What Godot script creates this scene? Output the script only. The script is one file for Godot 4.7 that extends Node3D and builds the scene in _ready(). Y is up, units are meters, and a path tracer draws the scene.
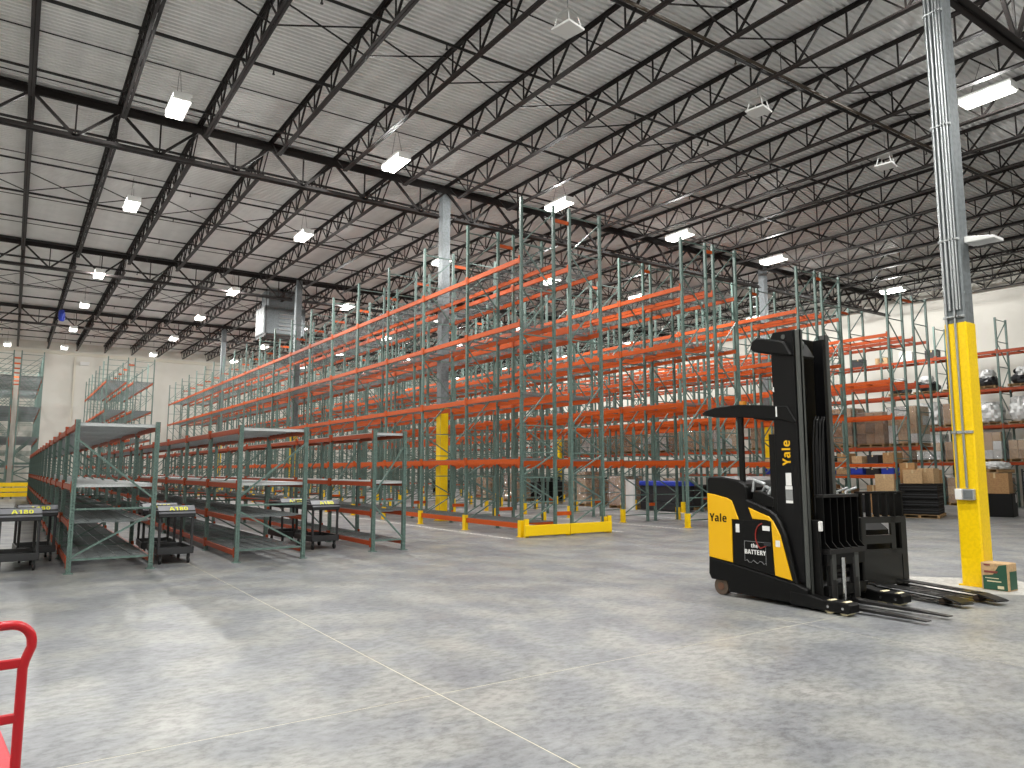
extends Node3D
# A tall warehouse: -Z runs along the rack rows, +X across them, metres.

var M := {}
var used := {}
var mesh_cache := {}
var proto := {}
const SLOPE := 0.013
const POST_GAP := 2.78

# ------------------------------------------------------------------ geometry helpers
func mb() -> SurfaceTool:
	var st := SurfaceTool.new()
	st.begin(Mesh.PRIMITIVE_TRIANGLES)
	return st

func vtx(st: SurfaceTool, p: Vector3, n: Vector3, uv := Vector2.ZERO) -> void:
	st.set_normal(n)
	st.set_uv(uv)
	st.add_vertex(p)

func tri(st: SurfaceTool, a: Vector3, b: Vector3, c: Vector3) -> void:   # counter-clockwise from outside
	var n := (b - a).cross(c - a).normalized()
	vtx(st, a, n); vtx(st, c, n); vtx(st, b, n)

func quad(st: SurfaceTool, a: Vector3, b: Vector3, c: Vector3, d: Vector3) -> void:
	var n := (b - a).cross(c - a)
	if n.length_squared() < 1e-14:
		n = (c - a).cross(d - a)
	n = n.normalized()
	vtx(st, a, n, Vector2(0, 1)); vtx(st, c, n, Vector2(1, 0)); vtx(st, b, n, Vector2(1, 1))
	vtx(st, a, n, Vector2(0, 1)); vtx(st, d, n, Vector2(0, 0)); vtx(st, c, n, Vector2(1, 0))

func box(st: SurfaceTool, c: Vector3, size: Vector3, b := Basis()) -> void:
	var x := b.x * size.x * 0.5
	var y := b.y * size.y * 0.5
	var z := b.z * size.z * 0.5
	quad(st, c - x - y + z, c + x - y + z, c + x + y + z, c - x + y + z)
	quad(st, c + x - y - z, c - x - y - z, c - x + y - z, c + x + y - z)
	quad(st, c + x - y + z, c + x - y - z, c + x + y - z, c + x + y + z)
	quad(st, c - x - y - z, c - x - y + z, c - x + y + z, c - x + y - z)
	quad(st, c - x + y + z, c + x + y + z, c + x + y - z, c - x + y - z)
	quad(st, c - x - y - z, c + x - y - z, c + x - y + z, c - x - y + z)

func bx(st: SurfaceTool, x0: float, x1: float, y0: float, y1: float, z0: float, z1: float) -> void:
	box(st, Vector3(x0 + x1, y0 + y1, z0 + z1) * 0.5, Vector3(absf(x1 - x0), absf(y1 - y0), absf(z1 - z0)))

# box with chamfered edges all round
func cbox(st: SurfaceTool, c: Vector3, size: Vector3, ch: float, b := Basis()) -> void:
	var h := size * 0.5
	var pts := PackedVector3Array()
	for s in 8:
		var sx := 1.0 if s & 1 else -1.0
		var sy := 1.0 if s & 2 else -1.0
		var sz := 1.0 if s & 4 else -1.0
		for a in 3:
			var p := Vector3(h.x - (0.0 if a == 0 else ch), h.y - (0.0 if a == 1 else ch), h.z - (0.0 if a == 2 else ch))
			pts.append(c + b * Vector3(p.x * sx, p.y * sy, p.z * sz))
	# faces
	for a in 3:
		for sg in [0, 1]:
			var bits := [1, 2, 4]
			var u: int = bits[(a + 1) % 3]
			var v: int = bits[(a + 2) % 3]
			var base: int = bits[a] if sg else 0
			var q := [pts[(base) * 3 + a], pts[(base | u) * 3 + a], pts[(base | u | v) * 3 + a], pts[(base | v) * 3 + a]]
			if sg: quad(st, q[0], q[1], q[2], q[3])
			else: quad(st, q[3], q[2], q[1], q[0])
	# edges
	for a in 3:
		var bits := [1, 2, 4]
		var u: int = (a + 1) % 3
		var v: int = (a + 2) % 3
		for su in [0, 1]:
			for sv in [0, 1]:
				var base: int = (bits[u] if su else 0) | (bits[v] if sv else 0)
				var far: int = base | bits[a]
				var q := [pts[base * 3 + u], pts[far * 3 + u], pts[far * 3 + v], pts[base * 3 + v]]
				if su != sv: quad(st, q[0], q[1], q[2], q[3])
				else: quad(st, q[3], q[2], q[1], q[0])
	for s in 8:
		var flips := (1 if s & 1 else 0) + (1 if s & 2 else 0) + (1 if s & 4 else 0)
		if flips % 2 == 1: tri(st, pts[s * 3], pts[s * 3 + 1], pts[s * 3 + 2])
		else: tri(st, pts[s * 3], pts[s * 3 + 2], pts[s * 3 + 1])

func frame_of(a: Vector3, b: Vector3, up := Vector3.UP) -> Basis:
	var z := (b - a).normalized()
	if absf(z.dot(up)) > 0.999: up = Vector3.RIGHT
	var x := up.cross(z).normalized()
	return Basis(x, z.cross(x), z)

func bar(st: SurfaceTool, a: Vector3, b: Vector3, w: float, h: float, up := Vector3.UP) -> void:
	box(st, (a + b) * 0.5, Vector3(w, h, a.distance_to(b)), frame_of(a, b, up))

func tube(st: SurfaceTool, pts: Array, r: float, n := 8, caps := true) -> void:
	var rings := []
	var f := frame_of(pts[0], pts[1])
	for i in pts.size():
		var d: Vector3 = (pts[mini(i + 1, pts.size() - 1)] - pts[maxi(i - 1, 0)]).normalized()
		var x := (f.x - d * f.x.dot(d)).normalized()
		f = Basis(x, d.cross(x), d)
		var ring := []
		for k in n:
			var t := TAU * k / n
			ring.append(f.x * cos(t) + f.y * sin(t))
		rings.append(ring)
	for i in pts.size() - 1:
		for k in n:
			var k2 := (k + 1) % n
			var n0: Vector3 = rings[i][k]
			var n1: Vector3 = rings[i][k2]
			var n2: Vector3 = rings[i + 1][k2]
			var n3: Vector3 = rings[i + 1][k]
			var a: Vector3 = pts[i] + n0 * r
			var b: Vector3 = pts[i] + n1 * r
			var c: Vector3 = pts[i + 1] + n2 * r
			var d: Vector3 = pts[i + 1] + n3 * r
			vtx(st, a, n0); vtx(st, c, n2); vtx(st, b, n1)
			vtx(st, a, n0); vtx(st, d, n3); vtx(st, c, n2)
	if caps:
		for e in [0, pts.size() - 1]:
			for k in range(1, n - 1):
				var p: Vector3 = pts[e]
				if e == 0: tri(st, p + rings[e][0] * r, p + rings[e][k + 1] * r, p + rings[e][k] * r)
				else: tri(st, p + rings[e][0] * r, p + rings[e][k] * r, p + rings[e][k + 1] * r)

func cyl(st: SurfaceTool, a: Vector3, b: Vector3, r: float, n := 16) -> void:
	tube(st, [a, b], r, n)

func inset(poly: PackedVector2Array, d: float) -> PackedVector2Array:    # poly counter-clockwise
	var out := PackedVector2Array()
	var n := poly.size()
	for i in n:
		var e0 := (poly[i] - poly[(i + n - 1) % n]).normalized()
		var e1 := (poly[(i + 1) % n] - poly[i]).normalized()
		var m := Vector2(-e0.y, e0.x) + Vector2(-e1.y, e1.x)
		var l := m.length_squared()
		out.append(poly[i] + (m * (2.0 * d / maxf(l, 0.6)) if l > 0.01 else Vector2.ZERO))
	return out

# a profile in (z, y) extruded along x with bevelled rims
func prism(st: SurfaceTool, profile: Array, x0: float, x1: float, bev := 0.0) -> void:
	var poly := PackedVector2Array(profile)
	var area := 0.0
	for i in poly.size():
		area += poly[i].cross(poly[(i + 1) % poly.size()])
	if area < 0: poly.reverse()
	# (z, y) counter-clockwise means its normal looks towards -x
	var small := inset(poly, bev) if bev > 0.0 else poly
	var n := poly.size()
	var to3 := func(p: Vector2, x: float) -> Vector3: return Vector3(x, p.y, p.x)
	var rows := [[small, x0], [poly, x0 + bev], [poly, x1 - bev], [small, x1]] if bev > 0.0 else [[poly, x0], [poly, x1]]
	for r in rows.size() - 1:
		for i in n:
			var j := (i + 1) % n
			quad(st, to3.call(rows[r][0][j], rows[r][1]), to3.call(rows[r][0][i], rows[r][1]), to3.call(rows[r + 1][0][i], rows[r + 1][1]), to3.call(rows[r + 1][0][j], rows[r + 1][1]))
	var idx := Geometry2D.triangulate_polygon(small)
	for k in range(0, idx.size(), 3):
		var a := small[idx[k]]
		var b := small[idx[k + 1]]
		var c := small[idx[k + 2]]
		if (b - a).cross(c - a) < 0:
			var t := b
			b = c
			c = t
		tri(st, to3.call(a, x0), to3.call(b, x0), to3.call(c, x0))
		tri(st, to3.call(a, x1), to3.call(c, x1), to3.call(b, x1))

# rounded, crumpled bundle
func lump(st: SurfaceTool, size: Vector3, sd: int, rough := 0.12, boxy := 0.55, n := 14) -> void:
	var noise := FastNoiseLite.new()
	noise.seed = sd
	noise.frequency = 1.1
	noise.fractal_octaves = 3
	var at := func(i: int, j: int) -> Vector3:
		var th := PI * j / n
		var ph := TAU * (i % (2 * n)) / (2 * n)
		var d := Vector3(sin(th) * cos(ph), cos(th), sin(th) * sin(ph))
		var m := maxf(absf(d.x), maxf(absf(d.y), absf(d.z)))
		var p := d.lerp(d / m, boxy) * 0.5
		p *= 1.0 + rough * noise.get_noise_3d(d.x * 2.2, d.y * 2.2, d.z * 2.2) * 2.0
		p.y = maxf(p.y, -0.46)
		return Vector3(p.x * size.x, (p.y + 0.46) * size.y, p.z * size.z)
	for i in 2 * n:
		for j in n:
			quad(st, at.call(i, j), at.call(i + 1, j), at.call(i + 1, j + 1), at.call(i, j + 1))

# ------------------------------------------------------------------ node helpers
func numbered(called: String) -> String:
	if not used.has(called):
		used[called] = 0
		return called
	used[called] += 1
	return "%s_%03d" % [called, used[called]]

func mi(called: String, m: Mesh, mat: Material) -> MeshInstance3D:
	var o := MeshInstance3D.new()
	o.name = called
	o.mesh = m
	o.material_override = mat
	return o

func part(called: String, st: SurfaceTool, mat: Material, parent: Node) -> MeshInstance3D:
	var o := mi(called, st.commit(), mat)
	parent.add_child(o, true)
	return o

func place(called: String, m: Mesh, mat: Material, parent: Node, at := Vector3.ZERO, b := Basis()) -> MeshInstance3D:
	var o := mi(called, m, mat)
	o.transform = Transform3D(b, at)
	parent.add_child(o, true)
	return o

func tag(o: Node, label: String, category: String, group := "") -> void:
	o.set_meta("label", label)
	o.set_meta("category", category)
	if group: o.set_meta("group", group)

func thing(called: String, label: String, category: String, at := Vector3.ZERO, turn := 0.0, group := "") -> Node3D:
	var o := Node3D.new()
	o.name = numbered(called)
	add_child(o)
	o.position = at
	o.rotation.y = turn
	tag(o, label, category, group)
	return o

func structure(called: String) -> Node3D:
	var o := Node3D.new()
	o.name = called
	add_child(o)
	o.set_meta("kind", "structure")
	return o

func lettering(called: String, text: String, height: float, mat: Material, parent: Node, at: Vector3, b: Basis, weight := 700, serif := false) -> MeshInstance3D:
	var tm := TextMesh.new()
	var f := SystemFont.new()
	f.font_names = PackedStringArray(["Droid Serif" if serif else "Droid Sans"])
	f.font_weight = weight
	tm.font = f
	tm.text = text
	tm.font_size = 64
	tm.pixel_size = height / 46.0
	tm.depth = 0.004
	tm.curve_step = 2.0
	return place(called, tm, mat, parent, at, b)

# ------------------------------------------------------------------ materials
func ramp(cols: Array, offs: Array) -> Gradient:
	var g := Gradient.new()
	g.offsets = PackedFloat32Array(offs)
	g.colors = PackedColorArray(cols)
	return g

func noise_tex(sd: int, freq: float, oct: int, cols: Array, offs: Array, size := 512, warp := 0.0, kind := FastNoiseLite.TYPE_SIMPLEX_SMOOTH, gain := 0.5) -> NoiseTexture2D:
	var n := FastNoiseLite.new()
	n.noise_type = kind
	n.seed = sd
	n.frequency = freq
	n.fractal_octaves = oct
	n.fractal_gain = gain
	if warp > 0.0:
		n.domain_warp_enabled = true
		n.domain_warp_amplitude = warp
		n.domain_warp_frequency = freq * 1.5
	var t := NoiseTexture2D.new()
	t.width = size
	t.height = size
	t.seamless = true
	t.noise = n
	t.color_ramp = ramp(cols, offs)
	return t

func mat(hex: String, rough := 0.5, metal := 0.0, spec := 0.5) -> StandardMaterial3D:
	var m := StandardMaterial3D.new()
	m.albedo_color = Color(hex)
	m.roughness = rough
	m.metallic = metal
	m.metallic_specular = spec
	return m

func worn(m: StandardMaterial3D, t: Texture2D, metres: float) -> StandardMaterial3D:
	m.albedo_texture = t
	m.uv1_triplanar = true
	m.uv1_world_triplanar = true
	m.uv1_scale = Vector3.ONE / metres
	return m

func make_materials() -> void:
	var scuff := noise_tex(3, 0.02, 4, [Color(0.9, 0.9, 0.9), Color(1, 1, 1)], [0.25, 0.6], 512)
	var fine := noise_tex(4, 0.06, 3, [Color(0.92, 0.92, 0.92), Color(1, 1, 1)], [0.2, 0.7], 512)
	# polished concrete
	var c := StandardMaterial3D.new()
	c.albedo_texture = noise_tex(11, 0.007, 6, [Color("7d7f83"), Color("87898b"), Color("8f908e"), Color("9c9b98")], [0.15, 0.42, 0.6, 0.9], 1024)
	c.uv1_triplanar = true
	c.uv1_world_triplanar = true
	c.uv1_scale = Vector3.ONE / 8.3
	c.detail_enabled = true
	c.detail_blend_mode = BaseMaterial3D.BLEND_MODE_MUL
	c.detail_uv_layer = BaseMaterial3D.DETAIL_UV_2
	c.detail_albedo = noise_tex(12, 0.018, 7, [Color(0.8, 0.8, 0.8), Color(0.93, 0.93, 0.93), Color(1, 1, 1)], [0.22, 0.5, 0.78], 1024, 0.0, FastNoiseLite.TYPE_SIMPLEX_SMOOTH, 0.72)
	c.uv2_triplanar = true
	c.uv2_world_triplanar = true
	c.uv2_scale = Vector3(1 / 3.1, 1 / 3.1, 1 / 1.9)
	c.roughness = 1.0
	c.roughness_texture = noise_tex(13, 0.015, 5, [Color(0.32, 0.32, 0.32), Color(0.46, 0.46, 0.46)], [0.25, 0.75], 512)
	c.metallic_specular = 0.36
	M.floor = c
	var inf: StandardMaterial3D = c.duplicate()
	inf.albedo_texture = noise_tex(14, 0.006, 5, [Color("c2c0ba"), Color("d6d4ce")], [0.25, 0.75], 512)
	M.infill = inf
	M.joint = mat("c9c4b0", 0.7)
	M.stripe = worn(mat("dfdfda", 0.5), noise_tex(15, 0.03, 4, [Color(0.6, 0.6, 0.6), Color(1, 1, 1)], [0.3, 0.5], 512), 1.5)
	M.deck = worn(mat("f0f0ee", 0.6), noise_tex(16, 0.012, 4, [Color(0.95, 0.95, 0.95), Color(1, 1, 1)], [0.3, 0.6], 512), 6.0)
	M.steel = mat("211d1c", 0.5, 0.0, 0.4)
	M.pipe = mat("1a1817", 0.45)
	M.wall = worn(mat("dcdad2", 0.8), noise_tex(17, 0.006, 4, [Color(0.975, 0.975, 0.97), Color(1, 1, 1)], [0.3, 0.6], 512), 7.0)
	M.trim = mat("d8d4c6", 0.7)
	M.green = worn(mat("5f766f", 0.42), scuff, 0.9)
	M.orange = worn(mat("c05012", 0.45, 0.0, 0.4), fine, 1.2)
	M.rust = worn(mat("a5421a", 0.48, 0.0, 0.4), fine, 1.2)
	M.wire = mat("747a7b", 0.45, 0.2)
	M.galv = worn(mat("b9bdbf", 0.38, 0.55), fine, 0.8)
	M.panel = worn(mat("c3c7c8", 0.42, 0.25), fine, 1.0)
	M.yellow = worn(mat("fbd206", 0.36), noise_tex(18, 0.03, 3, [Color(0.97, 0.965, 0.95), Color(1, 1, 1)], [0.3, 0.6], 512), 1.0)
	M.guard = mat("f2c800", 0.42)
	M.conduit = mat("a4a8aa", 0.32, 0.7)
	M.column = worn(mat("7d8386", 0.45, 0.3), scuff, 1.2)
	M.lens = mat("ffffff", 0.5)
	M.lens.emission_enabled = true
	M.lens.emission = Color(1, 0.985, 0.95)
	M.lens.emission_energy_multiplier = 9.0
	M.fix_white = mat("e4e5e3", 0.5)
	M.lens_off = mat("d9dcda", 0.35)
	M.black = mat("090909", 0.42, 0.0, 0.36)
	M.black_matte = mat("0a0a0a", 0.55, 0.0, 0.32)
	M.truck_yellow = mat("eab30a", 0.3)
	M.mast_steel = mat("515351", 0.42, 0.3)
	M.mast_black = mat("08080a", 0.4, 0.0, 0.36)
	M.chrome = mat("d5d6d6", 0.16, 1.0)
	M.fork = mat("2a2929", 0.4, 0.4)
	M.rubber = mat("141414", 0.75)
	M.tread = mat("56483c", 0.7)
	M.white = mat("e8e8e6", 0.5)
	M.label_grey = mat("8b8d8d", 0.5)
	M.red_hose = mat("8e2318", 0.45)
	M.amber = mat("d58a2b", 0.3)
	M.olive = mat("222220", 0.3)
	M.cart = mat("2d2e30", 0.5)
	M.cart_lip = mat("6c6e74", 0.45)
	M.paint_yellow = mat("dede2e", 0.5)
	M.red = mat("b3141f", 0.3)
	M.red_deck = worn(mat("d5414a", 0.55), scuff, 0.5)
	M.carton = worn(mat("a98257", 0.8), scuff, 0.8)
	M.carton_pale = worn(mat("c2a178", 0.8), scuff, 0.8)
	M.carton_dark = worn(mat("8a6848", 0.82), scuff, 0.8)
	M.tape = mat("c9b48a", 0.4)
	M.wood = worn(mat("9c7d55", 0.85), scuff, 0.5)
	var film := mat("f2f4f5", 0.12)
	film.transparency = BaseMaterial3D.TRANSPARENCY_ALPHA
	film.albedo_color.a = 0.16
	film.normal_enabled = true
	var crumple := noise_tex(21, 0.03, 3, [Color(0, 0, 0), Color(1, 1, 1)], [0.2, 0.8], 256)
	crumple.as_normal_map = true
	crumple.bump_strength = 12.0
	film.normal_texture = crumple
	film.normal_scale = 1.6
	film.uv1_triplanar = true
	film.uv1_world_triplanar = true
	film.uv1_scale = Vector3.ONE / 0.9
	M.film = film
	M.poly = worn(mat("dcdedd", 0.3), fine, 0.6)
	M.dark_goods = mat("25262a", 0.5)
	M.blue = mat("2a42b4", 0.45)
	M.print_green = mat("24503c", 0.6)
	M.print_red = mat("7d3a33", 0.6)
	M.print_cream = mat("d8cda9", 0.6)

# ------------------------------------------------------------------ shell
func roof_y(z: float) -> float:
	return 11.72 + SLOPE * (-z - 21.9)

const X0 := -8.0
const X1 := 41.4
const Z0 := -71.5
const Z1 := 13.0

func build_shell() -> void:
	var fl := structure("floor")
	var xs := [X0]
	var k := -2
	while 2.79 + 4.55 * k < X1:
		if 2.79 + 4.55 * k > X0 + 0.5: xs.append(2.79 + 4.55 * k)
		k += 1
	xs.append(X1)
	var zs := [Z1]
	k = -3
	while -5.08 - 5.46 * k > Z0:
		if -5.08 - 5.46 * k < Z1 - 0.5: zs.append(-5.08 - 5.46 * k)
		k += 1
	zs.append(Z0)
	for i in xs.size() - 1:
		for j in zs.size() - 1:
			var st := mb()
			var g := 0.005
			bx(st, xs[i] + g, xs[i + 1] - g, -0.15, 0.0, zs[j + 1] + g, zs[j] - g)
			part("slab", st, M.floor, fl)
	var st := mb()
	bx(st, X0 - 0.3, X1 + 0.3, -0.4, -0.0012, Z0 - 0.3, Z1 + 0.3)
	part("joint_filler", st, M.joint, fl)
	# pale concrete infill round the near column and painted stripes beside the racks
	st = mb()
	box(st, Vector3(11.88, -0.0485, -5.25), Vector3(1.6, 0.1, 1.6), Basis(Vector3.UP, PI / 4))
	part("column_infill", st, M.infill, fl)
	for a in [[10.35, -15.2, -66.0], [14.05, -15.2, -60.0], [16.2, -14.9, -60.0], [19.65, -14.9, -60.0], [22.1, -14.9, -60.0]]:
		st = mb()
		bx(st, a[0] - 0.05, a[0] + 0.05, 0.0, 0.002, a[2], a[1])
		part("lane_stripe", st, M.stripe, fl)
	for d in [["wall_left", X0 - 0.3, X0, Z0 - 0.3, Z1 + 0.3], ["wall_right", X1, X1 + 0.3, Z0 - 0.3, Z1 + 0.3], ["wall_back", X0, X1, Z0 - 0.3, Z0], ["wall_front", X0, X1, Z1, Z1 + 0.3]]:
		st = mb()
		bx(st, d[1], d[2], -0.2, 13.2, d[3], d[4])
		var o := part(d[0], st, M.wall, self)
		o.set_meta("kind", "structure")
	# ledger under the deck along the back wall
	st = mb()
	bx(st, X0, X1, 11.35, 11.6, Z0, Z0 + 0.14)
	part("trim_1", st, M.trim, self).set_meta("kind", "structure")
	for x in [3.9, 14.5, 25.0]:
		st = mb()
		bx(st, x - 0.07, x + 0.07, 0.0, 11.3, Z0 + 0.015, Z0 + 0.13)
		var o := part("downpipe", st, M.trim, self)
		o.name = numbered("downpipe")
		tag(o, ["white downpipe on the back wall beside the leftmost tall rack", "white downpipe on the back wall behind the tallest rack run", "white downpipe on the back wall hidden among far racks"][[3.9, 14.5, 25.0].find(x)], "pipe")

func joist(z0: float, z1: float, split: bool) -> Node3D:
	var key := "joist%s%s" % [z0, split]
	if proto.has(key): return proto[key].duplicate()
	var r := Node3D.new()
	r.name = "steel_joist"
	var st := mb()
	var a := Vector3(0, roof_y(z0) - 0.035, z0)
	var b := Vector3(0, roof_y(z1) - 0.035, z1)
	for s in [-1, 1]:
		bar(st, a + Vector3(s * 0.042, 0, 0), b + Vector3(s * 0.042, 0, 0), 0.075, 0.014)
		bar(st, a + Vector3(s * 0.02, -0.03, 0), b + Vector3(s * 0.02, -0.03, 0), 0.012, 0.075)
	r.add_child(mi("top_chord", st.commit(), M.steel), true)
	st = mb()
	var e := 0.85
	var a2 := Vector3(0, roof_y(z0 - e) - 0.74, z0 - e)
	var b2 := Vector3(0, roof_y(z1 + e) - 0.74, z1 + e)
	for s in [-1, 1]:
		bar(st, a2 + Vector3(s * 0.04, 0, 0), b2 + Vector3(s * 0.04, 0, 0), 0.065, 0.014)
		bar(st, a2 + Vector3(s * 0.018, 0.028, 0), b2 + Vector3(s * 0.018, 0.028, 0), 0.012, 0.065)
	r.add_child(mi("bottom_chord", st.commit(), M.steel), true)
	var n := 12
	var bars := []
	for i in n:
		var t0 := z0 - e + (z1 - z0 + 2 * e) * i / n
		var t1 := z0 - e + (z1 - z0 + 2 * e) * (i + 1) / n
		var tm := (t0 + t1) * 0.5
		var top := func(z: float) -> Vector3: return Vector3(0, roof_y(z) - 0.06, z)
		var bot := func(z: float) -> Vector3: return Vector3(0, roof_y(z) - 0.72, z)
		bars.append([top.call(t0), bot.call(tm), 0.046])
		bars.append([bot.call(tm), top.call(tm), 0.032])
		bars.append([bot.call(tm), top.call(t1), 0.034])
	bars.append([Vector3(0, roof_y(z0) - 0.06, z0 - 0.1), a2, 0.03])
	bars.append([Vector3(0, roof_y(z1) - 0.06, z1 + 0.1), b2, 0.03])
	st = mb()
	for q in bars:
		bar(st, q[0], q[1], q[2], q[2], Vector3.RIGHT)
		if split:
			r.add_child(mi("web_bar", st.commit(), M.steel), true)
			st = mb()
	if not split: r.add_child(mi("web", st.commit(), M.steel), true)
	proto[key] = r
	return r.duplicate()

const GZ := [11.0, -5.35, -21.9, -38.2, -54.6, -71.3]

func build_ceiling() -> void:
	var ce := structure("ceiling")
	# fluted deck
	var st := mb()
	var z := Z1 + 0.2
	var pts := []
	while z > Z0 - 0.2:
		for q in [[0.0, 0.0], [0.05, 0.0], [0.062, 0.055], [0.14, 0.055]]:
			pts.append(Vector2(z - q[0], roof_y(z - q[0]) + q[1]))
		z -= 0.152
	for i in pts.size() - 1:
		var p: Vector2 = pts[i]
		var q: Vector2 = pts[i + 1]
		quad(st, Vector3(X0, p.y, p.x), Vector3(X0, q.y, q.x), Vector3(X1, q.y, q.x), Vector3(X1, p.y, p.x))
	part("roof_deck", st, M.deck, ce)
	st = mb()
	bar(st, Vector3(16.7, roof_y(Z1 + 0.3) + 0.3, Z1 + 0.3), Vector3(16.7, roof_y(Z0 - 0.3) + 0.3, Z0 - 0.3), X1 - X0 + 0.6, 0.4)
	part("roof_slab", st, M.deck, ce)
	# open-web joists
	for bay in 5:
		for k in range(-3, 21):
			var x := -0.2 + 2.05 * k
			if bay == 0 and (x < 8 or x > 38): continue
			var near: bool = (bay == 1 and x > -1 and x < 27) or (bay == 2 and x > -1 and x < 15)
			var j := joist(GZ[bay], GZ[bay + 1], near)
			j.position.x = x
			ce.add_child(j, true)
	# girder trusses between the columns
	for g in range(0, 5):
		for seg in [[X0, 12.1], [12.1, 29.7], [29.7, X1]]:
			var gz: float = GZ[g]
			var ty := roof_y(gz) - 0.1
			var gd := 1.16 if g != 1 else 1.75
			var r := Node3D.new()
			r.name = "girder_truss"
			ce.add_child(r, true)
			st = mb()
			for s in [-1, 1]:
				bx(st, seg[0], seg[1], ty - 0.02, ty, gz + s * 0.02, gz + s * 0.16)
				bx(st, seg[0], seg[1], ty - 0.2, ty, gz + s * 0.015, gz + s * 0.04)
			part("top_chord", st, M.steel, r)
			st = mb()
			for s in [-1, 1]:
				bx(st, seg[0] + 0.3, seg[1] - 0.3, ty - gd, ty - gd + 0.02, gz + s * 0.02, gz + s * 0.13)
				bx(st, seg[0] + 0.3, seg[1] - 0.3, ty - gd, ty - gd + 0.13, gz + s * 0.015, gz + s * 0.035)
			part("bottom_chord", st, M.steel, r)
			for k in range(-4, 21):
				var xa := -0.2 + 2.05 * k
				var xm := xa + 1.025
				if xm < seg[0] + 0.3 or xm > seg[1] - 0.3: continue
				var low := Vector3(xm, ty - gd + 0.06, gz)
				for q in [[Vector3(maxf(xa, seg[0]), ty - 0.12, gz), 0.07, "diagonal"], [Vector3(minf(xa + 2.05, seg[1]), ty - 0.12, gz), 0.07, "diagonal"], [Vector3(xm, ty - 0.12, gz), 0.04, "vertical"]]:
					st = mb()
					bar(st, low, q[0], q[1], q[1], Vector3.BACK)
					part(q[2], st, M.steel, r)
	# cross bridging between joists
	for bz in [-9.4, -14.55, -28.9, -45.3, -61.7]:
		for k in range(-1, 20):
			var xa := -0.2 + 2.05 * k
			var y := roof_y(bz)
			for q in [[Vector3(xa, y - 0.74, bz), Vector3(xa + 2.05, y - 0.06, bz)], [Vector3(xa, y - 0.06, bz), Vector3(xa + 2.05, y - 0.74, bz)]]:
				st = mb()
				bar(st, q[0], q[1], 0.028, 0.028)
				part("bridging_bar", st, M.steel, ce)
	# thin bridging rods near the top chord
	for bz in [-12.0, -18.8, -21.2, -24.6, -27.0, -31.5, -35.2, -41.5, -48.5, -51.5, -58.0, -65.0]:
		st = mb()
		cyl(st, Vector3(X0, roof_y(bz) - 0.12, bz), Vector3(X1, roof_y(bz) - 0.12, bz), 0.016, 6)
		part("bridging_rod", st, M.steel, ce)

func build_pipes() -> void:
	# sprinkler branch lines across the joists
	var n := 0
	var ord := ["nearest the camera", "second from the camera", "third from the camera", "fourth from the camera", "fifth from the camera", "sixth from the camera", "seventh from the camera", "eighth from the camera", "ninth from the camera", "tenth from the camera", "eleventh from the camera", "twelfth from the camera", "thirteenth from the camera", "fourteenth from the camera", "fifteenth from the camera", "sixteenth from the camera", "seventeenth from the camera", "eighteenth from the camera", "last before the back wall"]
	var z := -10.3
	while z > -70.0:
		var y := roof_y(z) - 0.36
		var t := thing("sprinkler_pipe", "black sprinkler branch pipe threaded through the roof joists, %s" % ord[mini(n, 18)], "pipe", Vector3(0, 0, z), 0.0, "sprinkler branch pipes under the roof")
		var st := mb()
		cyl(st, Vector3(X0 + 0.1, y, 0), Vector3(X1 - 0.1, y, 0), 0.034 if n % 2 else 0.042, 8)
		part("pipe_run", st, M.pipe, t)
		if not mesh_cache.has("head"):
			st = mb()
			cyl(st, Vector3.ZERO, Vector3(0, -0.1, 0), 0.018, 6)
			cyl(st, Vector3(0, -0.1, 0), Vector3(0, -0.115, 0), 0.035, 8)
			mesh_cache.head = st.commit()
		for k in 15:
			var x := -1.2 + 2.9 * k
			if x < X1 - 1: place("sprinkler_head", mesh_cache.head, M.pipe, t, Vector3(x, y - 0.03, 0))
		z -= 3.33
		n += 1
	# feed main that hangs lower
	var t := thing("sprinkler_main", "brown sprinkler main hung below the joists near the yellow column", "pipe", Vector3(0, 0, -9.9))
	var st := mb()
	cyl(st, Vector3(X0 + 0.1, 10.95, 0), Vector3(X1 - 0.1, 10.95, 0), 0.036, 10)
	part("pipe_run", st, mat("4b4136", 0.45), t)
	for k in 8:
		st = mb()
		bar(st, Vector3(-4.0 + 6.15 * k, 10.98, 0), Vector3(-4.0 + 6.15 * k, roof_y(-9.9) - 0.02, 0), 0.014, 0.014)
		part("hanger", st, M.pipe, t)

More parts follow.
